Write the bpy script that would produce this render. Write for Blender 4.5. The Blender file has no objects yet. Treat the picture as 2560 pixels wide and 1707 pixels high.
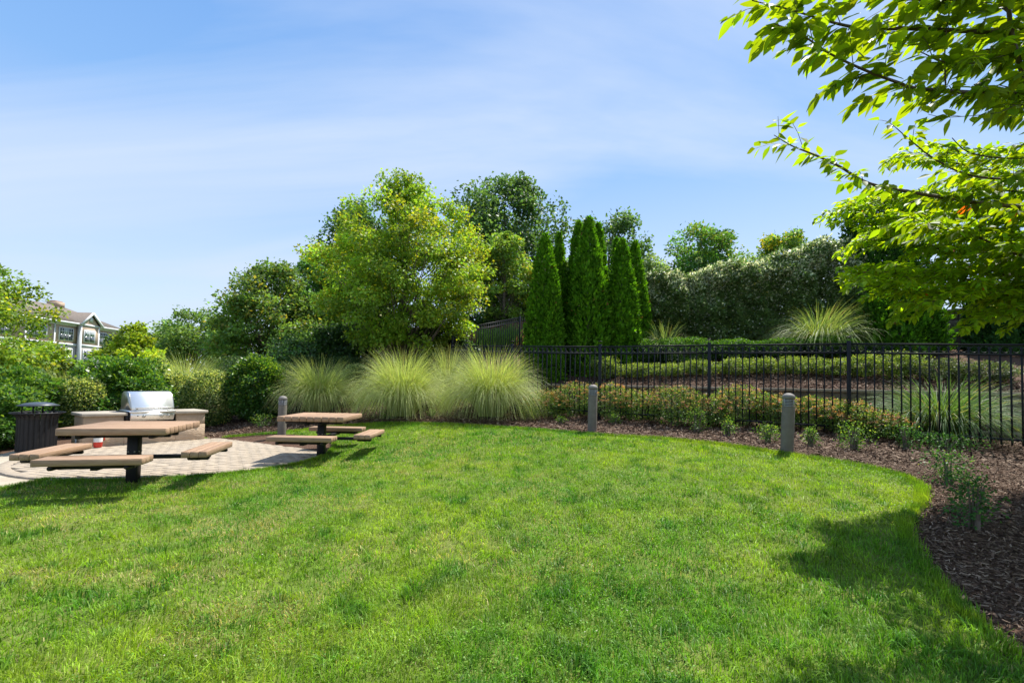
import bpy, math, random
import numpy as np
from mathutils import Vector, Matrix
PI = math.pi
rng = np.random.default_rng(7)
random.seed(7)
scene = bpy.context.scene
C = scene.collection

# ---------------------------------------------------------------- camera, sky, sun, exposure
FPX = 1173.0                       # focal length in pixels of the 2560 px wide photograph
PITCH, ROLL = math.radians(2.0), math.radians(1.15)
CAMZ = 1.5
cam_data = bpy.data.cameras.new('camera')
cam = bpy.data.objects.new('camera', cam_data)
C.objects.link(cam)
cam_data.sensor_width = 36.0
cam_data.lens = 36.0 * FPX / 2560
cam_data.shift_y = 68 / 2560
cam_data.clip_start, cam_data.clip_end = 0.05, 3000
CM = Matrix.Translation((0, 0, CAMZ)) @ Matrix.Rotation(PI / 2 + PITCH, 4, 'X') @ Matrix.Rotation(ROLL, 4, 'Z')
cam.matrix_world = CM
scene.camera = cam

SUN_EL = math.radians(62)
SUN_DIR = Vector((0.68 * math.cos(SUN_EL), 0.73 * math.cos(SUN_EL), math.sin(SUN_EL))).normalized()
world = bpy.data.worlds.new('World')
scene.world = world
world.use_nodes = True
nt = world.node_tree
nt.nodes.clear()
wo = nt.nodes.new('ShaderNodeOutputWorld')
bg = nt.nodes.new('ShaderNodeBackground'); bg.inputs['Strength'].default_value = 0.13
sky = nt.nodes.new('ShaderNodeTexSky'); sky.sky_type = 'NISHITA'; sky.sun_disc = False
sky.sun_elevation = SUN_EL
sky.sun_rotation = math.atan2(SUN_DIR.x, SUN_DIR.y)
sky.air_density = 1.0; sky.dust_density = 0.6; sky.ozone_density = 2.2; sky.altitude = 50
# thin cirrus mixed into the sky by direction
tc = nt.nodes.new('ShaderNodeTexCoord')
sep = nt.nodes.new('ShaderNodeSeparateXYZ'); nt.links.new(tc.outputs['Generated'], sep.inputs[0])
def wmath(op, a, b=None, c=None):
    n = nt.nodes.new('ShaderNodeMath'); n.operation = op
    for i, v in enumerate((a, b, c)):
        if v is None: continue
        if isinstance(v, (int, float)): n.inputs[i].default_value = v
        else: nt.links.new(v, n.inputs[i])
    return n.outputs[0]
zz = wmath('ADD', wmath('MAXIMUM', sep.outputs[2], 0.0), 0.16)
cx_ = wmath('DIVIDE', sep.outputs[0], zz); cy_ = wmath('DIVIDE', sep.outputs[1], zz)
comb = nt.nodes.new('ShaderNodeCombineXYZ'); nt.links.new(cx_, comb.inputs[0]); nt.links.new(cy_, comb.inputs[1])
mp = nt.nodes.new('ShaderNodeMapping'); nt.links.new(comb.outputs[0], mp.inputs['Vector'])
mp.inputs['Rotation'].default_value = (0, 0, math.radians(-20)); mp.inputs['Scale'].default_value = (0.42, 1.25, 1); mp.inputs['Location'].default_value = (3.1, 0.4, 0)
nz = nt.nodes.new('ShaderNodeTexNoise'); nz.inputs['Scale'].default_value = 1.0; nz.inputs['Detail'].default_value = 7; nz.inputs['Roughness'].default_value = 0.52
nz.inputs['Distortion'].default_value = 0.7
nt.links.new(mp.outputs[0], nz.inputs['Vector'])
rp = nt.nodes.new('ShaderNodeMapRange'); rp.inputs[1].default_value = 0.40; rp.inputs[2].default_value = 0.70; rp.inputs[3].default_value = 0.0; rp.inputs[4].default_value = 0.9
nt.links.new(nz.outputs['Fac'], rp.inputs[0])
grad = nt.nodes.new('ShaderNodeValToRGB')          # clear air by height above the horizon, the same all the way round
nt.links.new(sep.outputs[2], grad.inputs[0])
K_SKY = 1 / (0.13 * 2 ** 0.85) / 8
e_ = grad.color_ramp.elements
stops = [(0.0, (.74, .82, .92)), (0.10, (.60, .73, .93)), (0.25, (.48, .64, .92)), (0.45, (.235, .46, .84)), (0.70, (.13, .33, .75)), (1.0, (.11, .27, .64))]
e_[0].position, e_[0].color = stops[0][0], (*[v * K_SKY for v in stops[0][1]], 1)
e_[1].position, e_[1].color = stops[-1][0], (*[v * K_SKY for v in stops[-1][1]], 1)
for p_, c_ in stops[1:-1]:
    q_ = e_.new(p_); q_.color = (*[v * K_SKY for v in c_], 1)
g8 = nt.nodes.new('ShaderNodeVectorMath'); g8.operation = 'SCALE'; g8.inputs['Scale'].default_value = 8
nt.links.new(grad.outputs[0], g8.inputs[0])
hs = nt.nodes.new('ShaderNodeMix'); hs.data_type = 'RGBA'; hs.inputs['Factor'].default_value = 0.85
nt.links.new(sky.outputs[0], hs.inputs[6]); nt.links.new(g8.outputs[0], hs.inputs[7])
mixc = nt.nodes.new('ShaderNodeMix'); mixc.data_type = 'RGBA'
nt.links.new(rp.outputs[0], mixc.inputs['Factor'])
nt.links.new(hs.outputs[2], mixc.inputs[6]); mixc.inputs[7].default_value = (2.7, 3.15, 3.95, 1)
nt.links.new(mixc.outputs[2], bg.inputs['Color'])
nt.links.new(bg.outputs[0], wo.inputs['Surface'])

sl = bpy.data.lights.new('sun', 'SUN'); sl.energy = 3.95; sl.angle = math.radians(0.53); sl.color = (1.0, 0.955, 0.88)
sun = bpy.data.objects.new('sun', sl); C.objects.link(sun)
sun.rotation_euler = SUN_DIR.to_track_quat('Z', 'Y').to_euler()
scene.view_settings.view_transform = 'Standard'
scene.view_settings.look = 'None'
scene.view_settings.gamma = 1.0
scene.view_settings.use_curve_mapping = False
scene.view_settings.exposure = 1.02
scene.cycles.max_bounces = 7
scene.cycles.transparent_max_bounces = 8
scene.cycles.sample_clamp_indirect = 8

# ---------------------------------------------------------------- reading positions
R3 = CM.to_3x3()
def ray(px, py):
    return R3 @ Vector(((px - 1280) / FPX, (853.5 - py) / FPX + 68 / FPX, -1.0))
def P(px, py, Y):
    d = ray(px, py); t = Y / d.y
    return Vector((d.x * t, Y, CAMZ + d.z * t))

# ---------------------------------------------------------------- terrain height
CTRL = [(0, 0, 0.02), (0, 2.3, .02), (-3, 3, .02), (3, 2.8, .2), (0, 4.5, .2), (3, 4.5, .36), (-3, 5, .1),
        (-4.5, 5.6, .13), (-6, 5.6, .12), (-3.4, 8.6, .15), (-5.2, 10.6, .22), (-7.6, 7, .12), (-5.8, 8.7, .12), (-7, 10.5, .13),
        (-4.2, 11.6, .40), (-3.6, 9.8, .24), (-5.2, 13, .68), (-2.3, 12, .66), (-.5, 11.7, .70), (0.2, 10, .57), (-1.8, 10.2, .48),
        (1.64, 9.6, .60), (4.1, 7, .58), (2.11, 11.25, .73), (6.33, 8.8, .70), (8.5, 7.6, .55), (4, 10.4, .73), (0, 12.6, .85),
        (-1.28, 13.2, 1.0), (-1.9, 15.5, 1.15), (-4, 17, 1.5), (-2.2, 18, 1.95), (0.3, 21, 2.87), (-.5, 24, 3.9), (2, 13.4, .95),
        (-8, 12, .25), (-9.2, 9, .12), (-10, 14, .35), (-14, 14, 0.1), (-10, 20, 1.0), (-12, 6, .05), (-16, 4, 0), (-30, 30, -.5), (-45, 60, -1.5),
        (12, 13, 1.6), (10, 9.5, .8), (14, 8, .7), (9, 4, .45), (6, 4, .42), (5, 1, .25), (-9, 1, -.05), (0, -6, -.1), (9, -6, .1), (-9, -6, -.2),
        (5, 24, 4.0), (15, 25, 4.5), (0, 45, 4.0), (20, 45, 5), (40, 20, 4), (-8, 30, 2.2), (-20, 45, 0.5), (45, 60, 4.5), (0, 80, 4)]
_c = np.array(CTRL, float)
def _phi(dx, dy): return np.sqrt(dx * dx + dy * dy + 1.0)
_A = _phi(_c[:, None, 0] - _c[None, :, 0], _c[:, None, 1] - _c[None, :, 1])
_n = len(_c)
_M = np.zeros((_n + 1, _n + 1)); _M[:_n, :_n] = _A; _M[:_n, _n] = 1; _M[_n, :_n] = 1
_W = np.linalg.solve(_M, np.append(_c[:, 2], 0))
WALL_A, WALL_B = np.array([1.0, 13.32]), np.array([12.5, 7.97])     # line of the low retaining wall (left end, right end)
_wd = (WALL_B - WALL_A) / np.linalg.norm(WALL_B - WALL_A); _wn = np.array([-_wd[1], _wd[0]])
def Hn(x, y):
    x = np.asarray(x, float); y = np.asarray(y, float)
    xc = np.clip(x, -45, 45); yc = np.clip(y, -8, 80)
    out = np.full(xc.shape, _W[_n])
    for i in range(_n):
        out = out + _W[i] * _phi(xc - _c[i, 0], yc - _c[i, 1])
    s = (x - WALL_A[0]) * _wn[0] + (y - WALL_A[1]) * _wn[1]
    along = (x - WALL_A[0]) * _wd[0] + (y - WALL_A[1]) * _wd[1]
    terr = 1.50 + 0.27 * np.clip(s, 0, 7)
    m = (s > 0.15) & (along > 0) & (along < 13)
    return np.where(m, np.maximum(out, terr), out)
def H(x, y): return float(Hn(x, y))
def G(px, py):
    """where the line of sight through a pixel of the photograph meets the ground"""
    d = ray(px, py)
    t = 0.5
    while t < 80:
        p = Vector((0, 0, CAMZ)) + d * t
        if p.z < H(p.x, p.y): break
        t += 0.05
    return Vector((p.x, p.y, H(p.x, p.y)))

def vnoise(x, y, scale, seed):
    r = np.random.default_rng(seed).random((128, 128))
    u = np.asarray(x) / scale + 500.3; v = np.asarray(y) / scale + 500.7
    i = np.floor(u).astype(int); j = np.floor(v).astype(int)
    fu = u - i; fv = v - j
    fu = fu * fu * (3 - 2 * fu); fv = fv * fv * (3 - 2 * fv)
    i %= 128; j %= 128; i2 = (i + 1) % 128; j2 = (j + 1) % 128
    return (r[i, j] * (1 - fu) + r[i2, j] * fu) * (1 - fv) + (r[i, j2] * (1 - fu) + r[i2, j2] * fu) * fv

# ---------------------------------------------------------------- materials
def newmat(name):
    m = bpy.data.materials.new(name); m.use_nodes = True
    return m, m.node_tree, m.node_tree.nodes['Principled BSDF']
def mat(name, col, rough=0.6, metal=0.0, col2=None, scale=20, bump=0.0, bscale=None, spec=0.5, stretch=None, rnd=0.0):
    m, t, b = newmat(name)
    b.inputs['Base Color'].default_value = (*col, 1)
    b.inputs['Roughness'].default_value = rough
    b.inputs['Metallic'].default_value = metal
    b.inputs['Specular IOR Level'].default_value = spec
    if col2 or bump:
        co = t.nodes.new('ShaderNodeTexCoord')
        vec = co.outputs['Object']
        if stretch:
            k = t.nodes.new('ShaderNodeMapping'); k.inputs['Scale'].default_value = stretch
            t.links.new(vec, k.inputs['Vector']); vec = k.outputs[0]
        if rnd:
            oi = t.nodes.new('ShaderNodeObjectInfo')
            va = t.nodes.new('ShaderNodeVectorMath'); va.operation = 'ADD'
            t.links.new(vec, va.inputs[0])
            sc_ = t.nodes.new('ShaderNodeVectorMath'); sc_.operation = 'SCALE'; sc_.inputs['Scale'].default_value = 37.0
            t.links.new(oi.outputs['Random'], sc_.inputs[0]); t.links.new(sc_.outputs[0], va.inputs[1]); vec = va.outputs[0]
    if col2:
        n = t.nodes.new('ShaderNodeTexNoise'); n.inputs['Scale'].default_value = scale; n.inputs['Detail'].default_value = 6; n.inputs['Roughness'].default_value = 0.65
        t.links.new(vec, n.inputs['Vector'])
        r = t.nodes.new('ShaderNodeMapRange'); r.inputs[1].default_value = 0.32; r.inputs[2].default_value = 0.68
        t.links.new(n.outputs['Fac'], r.inputs[0])
        x = t.nodes.new('ShaderNodeMix'); x.data_type = 'RGBA'
        x.inputs[6].default_value = (*col, 1); x.inputs[7].default_value = (*col2, 1)
        t.links.new(r.outputs[0], x.inputs['Factor'])
        out = x.outputs[2]
        if rnd:
            hsv = t.nodes.new('ShaderNodeHueSaturation')
            mr = t.nodes.new('ShaderNodeMapRange'); mr.inputs[3].default_value = 1 - rnd; mr.inputs[4].default_value = 1 + rnd
            t.links.new(oi.outputs['Random'], mr.inputs[0]); t.links.new(mr.outputs[0], hsv.inputs['Value'])
            t.links.new(out, hsv.inputs['Color']); out = hsv.outputs[0]
        t.links.new(out, b.inputs['Base Color'])
    if bump:
        n2 = t.nodes.new('ShaderNodeTexNoise'); n2.inputs['Scale'].default_value = bscale or scale * 2; n2.inputs['Detail'].default_value = 7
        t.links.new(vec, n2.inputs['Vector'])
        bp = t.nodes.new('ShaderNodeBump'); bp.inputs['Strength'].default_value = bump; bp.inputs['Distance'].default_value = 0.02
        t.links.new(n2.outputs['Fac'], bp.inputs['Height']); t.links.new(bp.outputs[0], b.inputs['Normal'])
    return m
def leafmat(name, rough=0.45, trans=0.35, spec=0.4, warm=(1.15, 1.1, 0.45)):
    m, t, b = newmat(name)
    a = t.nodes.new('ShaderNodeAttribute'); a.attribute_name = 'Col'
    t.links.new(a.outputs['Color'], b.inputs['Base Color'])
    b.inputs['Roughness'].default_value = rough; b.inputs['Specular IOR Level'].default_value = spec
    tr = t.nodes.new('ShaderNodeBsdfTranslucent')
    mu = t.nodes.new('ShaderNodeMix'); mu.data_type = 'RGBA'; mu.blend_type = 'MULTIPLY'; mu.inputs['Factor'].default_value = 1
    t.links.new(a.outputs['Color'], mu.inputs[6]); mu.inputs[7].default_value = (*[w * 1.5 for w in warm], 1)
    t.links.new(mu.outputs[2], tr.inputs['Color'])
    mx = t.nodes.new('ShaderNodeMixShader'); mx.inputs[0].default_value = trans
    out = t.nodes['Material Output']
    t.links.new(b.outputs[0], mx.inputs[1]); t.links.new(tr.outputs[0], mx.inputs[2]); t.links.new(mx.outputs[0], out.inputs['Surface'])
    return m
def colmat(name, rough=0.8):
    m, t, b = newmat(name)
    a = t.nodes.new('ShaderNodeAttribute'); a.attribute_name = 'Col'
    t.links.new(a.outputs['Color'], b.inputs['Base Color']); b.inputs['Roughness'].default_value = rough
    b.inputs['Specular IOR Level'].default_value = 0.2
    return m
M_LEAF = leafmat('leaf', 0.5, 0.45, 0.35)
M_CONIFER = leafmat('conifer_spray', 0.6, 0.42, 0.15, (1.0, 1.05, 0.35))
M_GLOSSY = leafmat('glossy_leaf', 0.4, 0.36, 0.5)
M_SILVER = leafmat('silvery_leaf', 0.4, 0.36, 0.6, (1, 1, .7))
M_CHERRY = leafmat('cherry_leaf', 0.5, 0.6, 0.35, (1.55, 1.3, 0.2))
M_BLADE = leafmat('grass_blade', 0.5, 0.38, 0.3, (1.1, 1.15, 0.4))
M_CHIP = colmat('mulch_chip', 0.9)
M_BARK = mat('bark', (0.10, 0.075, 0.055), 0.9, col2=(0.19, 0.155, 0.125), scale=9, bump=0.5, bscale=30)
M_CHBARK = mat('cherry_bark', (0.06, 0.035, 0.026), 0.55, col2=(0.12, 0.08, 0.06), scale=12, bump=0.3, bscale=40)
M_BLACK = mat('black_powder_coat', (0.006, 0.006, 0.008), 0.5, col2=(0.012, 0.012, 0.014), scale=6, bump=0.03, bscale=60, rnd=0.1, spec=0.3)
M_FENCE = mat('black_fence_paint', (0.006, 0.007, 0.011), 0.5, col2=(0.011, 0.013, 0.019), scale=4, bump=0.03, bscale=50, spec=0.25)
M_WOOD = mat('brown_composite_board', (0.29, 0.18, 0.11), 0.75, col2=(0.40, 0.27, 0.18), scale=7, bump=0.25, bscale=11, stretch=(1, 9, 9), rnd=0.09, spec=0.25)
M_STUCCO = mat('tan_stucco', (0.47, 0.345, 0.235), 0.92, col2=(0.56, 0.43, 0.31), scale=5, bump=1.0, bscale=16, stretch=(1, 1, 2.2), spec=0.2)
M_STUCCO_S = mat('smooth_tan_block', (0.37, 0.28, 0.20), 0.92, col2=(0.44, 0.34, 0.25), scale=12, bump=0.3, bscale=60, spec=0.2)
M_CAP = mat('concrete_counter', (0.33, 0.285, 0.225), 0.7, col2=(0.42, 0.37, 0.30), scale=6, bump=0.15, bscale=40)
M_CONC = mat('concrete_path', (0.40, 0.345, 0.26), 0.85, col2=(0.48, 0.42, 0.33), scale=3, bump=0.15, bscale=120)
M_PAVER = mat('tan_paver', (0.30, 0.245, 0.18), 0.9, col2=(0.42, 0.35, 0.265), scale=9, bump=0.3, bscale=80, rnd=0.11)
M_JOINT = mat('joint_sand', (0.16, 0.135, 0.10), 0.95, col2=(0.24, 0.20, 0.145), scale=20)
M_STEEL = mat('stainless_steel', (0.93, 0.93, 0.91), 0.5, 1.0, col2=(0.97, 0.97, 0.96), scale=3, stretch=(1, 30, 30), bump=0.02, bscale=5)
M_STEEL2 = mat('dull_steel', (0.45, 0.44, 0.40), 0.38, 1.0)
M_BOLL = mat('grey_bollard_concrete', (0.125, 0.107, 0.085), 0.85, col2=(0.17, 0.148, 0.12), scale=10, bump=0.2, bscale=90)
M_BOLLCAP = mat('bollard_cap', (0.16, 0.145, 0.135), 0.7, col2=(0.21, 0.19, 0.17), scale=12, bump=0.1, bscale=80)
M_BOLLIN = mat('bollard_louvre', (0.30, 0.30, 0.32), 0.5, 0.3)
M_LENS = mat('bollard_lens', (0.02, 0.02, 0.025), 0.2)
M_STONE = mat('retaining_block', (0.12, 0.095, 0.065), 0.95, col2=(0.21, 0.17, 0.12), scale=5, bump=0.6, bscale=22, rnd=0.22)
M_STONECAP = mat('wall_cap', (0.24, 0.19, 0.13), 0.95, col2=(0.36, 0.29, 0.20), scale=7, bump=0.4, bscale=30, rnd=0.1)
M_RED = mat('red_enamel', (0.62, 0.04, 0.025), 0.3)
M_PAPER = mat('white_label', (0.78, 0.77, 0.74), 0.6)
M_WHITE = mat('white_trim', (0.62, 0.63, 0.64), 0.6)
M_SHINGLE = mat('roof_shingle', (0.14, 0.115, 0.095), 0.95, col2=(0.21, 0.175, 0.145), scale=6, bump=0.3, bscale=12)
M_GLASS = mat('window_glass', (0.05, 0.06, 0.07), 0.08, col2=(0.12, 0.13, 0.13), scale=.5)
M_BLIND = mat('blind_glass', (0.32, 0.36, 0.36), 0.2)
M_PVC = mat('grey_conduit', (0.33, 0.38, 0.42), 0.5)
def siding(name, col):
    m, t, b = newmat(name)
    b.inputs['Base Color'].default_value = (*col, 1); b.inputs['Roughness'].default_value = 0.8
    co = t.nodes.new('ShaderNodeTexCoord'); w = t.nodes.new('ShaderNodeTexWave'); w.wave_type = 'BANDS'; w.bands_direction = 'Z'; w.wave_profile = 'SAW'
    w.inputs['Scale'].default_value = 2.2
    t.links.new(co.outputs['Object'], w.inputs['Vector'])
    bp = t.nodes.new('ShaderNodeBump'); bp.inputs['Strength'].default_value = 0.6; bp.inputs['Distance'].default_value = 0.03
    t.links.new(w.outputs['Fac'], bp.inputs['Height']); t.links.new(bp.outputs[0], b.inputs['Normal'])
    return m
M_TAN = siding('tan_siding', (0.44, 0.33, 0.235))
M_CREAM = siding('cream_siding', (0.46, 0.43, 0.385))

# ground: mulch soil, patchy
def groundmat():
    m, t, b = newmat('mulch_soil')
    co = t.nodes.new('ShaderNodeTexCoord')
    n = t.nodes.new('ShaderNodeTexNoise'); n.inputs['Scale'].default_value = 28; n.inputs['Detail'].default_value = 9; n.inputs['Roughness'].default_value = 0.75
    t.links.new(co.outputs['Object'], n.inputs['Vector'])
    cr = t.nodes.new('ShaderNodeValToRGB')
    cr.color_ramp.elements[0].position = 0.35; cr.color_ramp.elements[0].color = (0.035, 0.019, 0.012, 1)
    cr.color_ramp.elements[1].position = 0.70; cr.color_ramp.elements[1].color = (0.19, 0.115, 0.08, 1)
    t.links.new(n.outputs['Fac'], cr.inputs[0])
    n3 = t.nodes.new('ShaderNodeTexNoise'); n3.inputs['Scale'].default_value = 0.35; n3.inputs['Detail'].default_value = 3
    t.links.new(co.outputs['Object'], n3.inputs['Vector'])
    # far ground away from the beds is grassy
    sp = t.nodes.new('ShaderNodeSeparateXYZ'); t.links.new(co.outputs['Object'], sp.inputs[0])
    ln = t.nodes.new('ShaderNodeVectorMath'); ln.operation = 'DISTANCE'; ln.inputs[1].default_value = (1, 9, 0.5)
    t.links.new(co.outputs['Object'], ln.inputs[0])
    fr = t.nodes.new('ShaderNodeMapRange'); fr.inputs[1].default_value = 13.5; fr.inputs[2].default_value = 15.5
    t.links.new(ln.outputs['Value'], fr.inputs[0])
    gr = t.nodes.new('ShaderNodeMix'); gr.data_type = 'RGBA'
    gr.inputs[6].default_value = (0.06, 0.12, 0.02, 1); gr.inputs[7].default_value = (0.12, 0.18, 0.04, 1)
    t.links.new(n3.outputs['Fac'], gr.inputs['Factor'])
    mx = t.nodes.new('ShaderNodeMix'); mx.data_type = 'RGBA'
    t.links.new(fr.outputs[0], mx.inputs['Factor']); t.links.new(cr.outputs[0], mx.inputs[6]); t.links.new(gr.outputs[2], mx.inputs[7])
    t.links.new(mx.outputs[2], b.inputs['Base Color'])
    b.inputs['Roughness'].default_value = 0.95; b.inputs['Specular IOR Level'].default_value = 0.15
    bp = t.nodes.new('ShaderNodeBump'); bp.inputs['Strength'].default_value = 0.9; bp.inputs['Distance'].default_value = 0.03
    t.links.new(n.outputs['Fac'], bp.inputs['Height']); t.links.new(bp.outputs[0], b.inputs['Normal'])
    return m
M_SOIL = groundmat()
M_TURF = mat('turf_soil', (0.08, 0.14, 0.02), 0.95, col2=(0.17, 0.19, 0.05), scale=3, bump=0.6, bscale=60, spec=0.1)

# ---------------------------------------------------------------- mesh helpers
def npmesh(name, verts, quads=None, tris=None, cols=None, smooth=False):
    me = bpy.data.meshes.new(name)
    verts = np.ascontiguousarray(verts, np.float32)
    me.vertices.add(len(verts)); me.vertices.foreach_set('co', verts.ravel())
    loops = []; starts = []; k = 0; npoly = 0
    if quads is not None and len(quads):
        loops.append(np.asarray(quads, np.int32).ravel()); starts.append(np.arange(len(quads), dtype=np.int32) * 4); k = len(quads) * 4; npoly += len(quads)
    if tris is not None and len(tris):
        loops.append(np.asarray(tris, np.int32).ravel()); starts.append(k + np.arange(len(tris), dtype=np.int32) * 3); npoly += len(tris)
    lp = np.concatenate(loops); st = np.concatenate(starts)
    me.loops.add(len(lp)); me.loops.foreach_set('vertex_index', lp)
    me.polygons.add(npoly); me.polygons.foreach_set('loop_start', st)
    if smooth: me.polygons.foreach_set('use_smooth', np.ones(npoly, bool))
    me.update(calc_edges=True)
    if cols is not None:
        a = me.color_attributes.new('Col', 'FLOAT_COLOR', 'POINT')
        c4 = np.ones((len(verts), 4), np.float32); c4[:, :3] = cols
        a.data.foreach_set('color', c4.ravel())
    return me
def link(name, me, m=None, parent=None, loc=(0, 0, 0), rot=(0, 0, 0)):
    o = bpy.data.objects.new(name, me); C.objects.link(o)
    if m is not None and not me.materials: me.materials.append(m)
    o.location = loc; o.rotation_euler = rot
    if parent is not None: o.parent = parent
    return o
def tag(o, label=None, cat=None, group=None, kind=None):
    if label: o['label'] = label
    if cat: o['category'] = cat
    if group: o['group'] = group
    if kind: o['kind'] = kind
    return o
def thing(name, label, cat, loc=(0, 0, 0), rz=0.0, group=None):
    o = bpy.data.objects.new(name, None); C.objects.link(o)
    o.empty_display_size = 0.1
    o.location = loc; o.rotation_euler = (0, 0, rz)
    return tag(o, label, cat, group)

class MB:
    """collects simple solids into one mesh"""
    def __init__(s): s.v = []; s.q = []; s.t = []
    def box(s, c, d, rz=0.0, bev=0.0, M=None):
        x, y, z = d[0] / 2, d[1] / 2, d[2] / 2
        b = min(bev, x * .9, y * .9, z * .9)
        base = len(s.v)
        rot = Matrix.Rotation(rz, 3, 'Z') if M is None else M
        def add(p): s.v.append(tuple(rot @ Vector(p) + Vector(c)))
        if b <= 0:
            for sx in (-1, 1):
                for sy in (-1, 1):
                    for sz in (-1, 1): add((sx * x, sy * y, sz * z))
            for f in ((0, 1, 3, 2), (4, 6, 7, 5), (0, 4, 5, 1), (2, 3, 7, 6), (0, 2, 6, 4), (1, 5, 7, 3)):
                s.q.append(tuple(base + i for i in f))
            return s
        # chamfered box: 24 vertices
        idx = {}
        for sx in (-1, 1):
            for sy in (-1, 1):
                for sz in (-1, 1):
                    for ax in range(3):
                        p = [sx * (x - b), sy * (y - b), sz * (z - b)]
                        p[ax] = (sx * x, sy * y, sz * z)[ax]
                        idx[(sx, sy, sz, ax)] = len(s.v); add(p)
        for ax in range(3):
            a1, a2 = (ax + 1) % 3, (ax + 2) % 3
            for sg in (-1, 1):
                cor = []
                for (u, w) in ((-1, -1), (1, -1), (1, 1), (-1, 1)):
                    k = [0, 0, 0]; k[ax] = sg; k[a1] = u; k[a2] = w
                    cor.append(idx[(k[0], k[1], k[2], ax)])
                if sg < 0: cor.reverse()
                s.q.append(tuple(cor))
            for u in (-1, 1):          # edges parallel to ax
                for w in (-1, 1):
                    k = [0, 0, 0]; k[a1] = u; k[a2] = w
                    k0 = list(k); k0[ax] = -1; k1 = list(k); k1[ax] = 1
                    f = [idx[(*k0, a1)], idx[(*k1, a1)], idx[(*k1, a2)], idx[(*k0, a2)]]
                    if u * w > 0: f.reverse()
                    s.q.append(tuple(f))
        for sx in (-1, 1):
            for sy in (-1, 1):
                for sz in (-1, 1):
                    f = [idx[(sx, sy, sz, 0)], idx[(sx, sy, sz, 1)], idx[(sx, sy, sz, 2)]]
                    if sx * sy * sz < 0: f.reverse()
                    s.t.append(tuple(f))
        return s
    def tube(s, pts, rad, n=6, cap=True):
        pts = [Vector(p) for p in pts]
        if isinstance(rad, (int, float)): rad = [rad] * len(pts)
        base = len(s.v)
        up = Vector((0.13, 0.21, 1)).normalized()
        for i, p in enumerate(pts):
            d = (pts[min(i + 1, len(pts) - 1)] - pts[max(i - 1, 0)])
            d = d.normalized() if d.length > 1e-9 else Vector((0, 0, 1))
            a = d.cross(up)
            if a.length < 0.05: a = d.cross(Vector((1, 0, 0)))
            a.normalize(); bb = d.cross(a)
            for k in range(n):
                th = 2 * PI * k / n
                s.v.append(tuple(p + (a * math.cos(th) + bb * math.sin(th)) * rad[i]))
        for i in range(len(pts) - 1):
            for k in range(n):
                k2 = (k + 1) % n
                s.q.append((base + i * n + k, base + i * n + k2, base + (i + 1) * n + k2, base + (i + 1) * n + k))
        if cap:
            for i0 in (0, len(pts) - 1):
                c = len(s.v); s.v.append(tuple(pts[i0]))
                for k in range(n):
                    k2 = (k + 1) % n
                    f = (base + i0 * n + k2, base + i0 * n + k, c) if i0 == 0 else (base + i0 * n + k, base + i0 * n + k2, c)
                    s.t.append(f)
        return s
    def lathe(s, prof, n=24, c=(0, 0, 0), sx=1.0, sy=1.0):
        base = len(s.v)
        for (r, z) in prof:
            for k in range(n):
                th = 2 * PI * k / n
                s.v.append((c[0] + r * sx * math.cos(th), c[1] + r * sy * math.sin(th), c[2] + z))
        for i in range(len(prof) - 1):
            for k in range(n):
                k2 = (k + 1) % n
                s.q.append((base + i * n + k, base + i * n + k2, base + (i + 1) * n + k2, base + (i + 1) * n + k))
        return s
    def prism(s, poly, ax, a, b):
        """extrude a 2D outline along axis ax from a to b"""
        base = len(s.v); n = len(poly)
        for val in (a, b):
            for (u, w) in poly:
                p = [0, 0, 0]; p[ax] = val; p[(ax + 1) % 3] = u; p[(ax + 2) % 3] = w
                s.v.append(tuple(p))
        for k in range(n):
            k2 = (k + 1) % n
            s.q.append((base + k, base + k2, base + n + k2, base + n + k))
        for j in (0, 1):
            c = len(s.v)
            s.v.append(tuple(np.mean(np.array(s.v[base + j * n: base + j * n + n]), axis=0)))
            for k in range(n):
                k2 = (k + 1) % n
                s.t.append((base + j * n + k, base + j * n + k2, c) if j else (base + k2, base + k, c))
        return s
    def mesh(s, name, m=None, smooth=False):
        me = npmesh(name, np.array(s.v), s.q, s.t, smooth=smooth)
        if m: me.materials.append(m)
        return me
    def build(s, name, m, parent=None, smooth=False, loc=(0, 0, 0), rot=(0, 0, 0)):
        return link(name, s.mesh(name, m, smooth), None, parent, loc, rot)

def unit(v): return v / np.maximum(np.linalg.norm(v, axis=1, keepdims=True), 1e-9)
def leafquads(pos, direc, nrm, L, W, fold=0.0):
    """diamond leaves: base, side, tip, side"""
    direc = unit(direc); side = unit(np.cross(direc, nrm)); nn = np.cross(side, direc)
    L = L[:, None]; W = W[:, None]
    b = pos; t = pos + direc * L
    a = pos + direc * L * 0.45 + side * W * 0.5 + nn * W * fold
    c = pos + direc * L * 0.45 - side * W * 0.5 + nn * W * fold
    v = np.stack([b, a, t, c], 1).reshape(-1, 3)
    n = len(pos)
    q = np.arange(n * 4).reshape(n, 4)
    return v, q
def shade(base, n, var=0.22, hue=0.1, lo=0.45):
    base = np.asarray(base, float)
    c = np.tile(base, (n, 1)) if base.ndim == 1 else base.copy()
    k = np.clip(rng.normal(1, var, (n, 1)), lo, 1.8)
    h = rng.normal(0, hue, (n, 1))
    return np.clip(c * k * np.hstack([1 + h, np.ones((n, 1)), 1 - h]), 0.003, 0.9)
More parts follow.
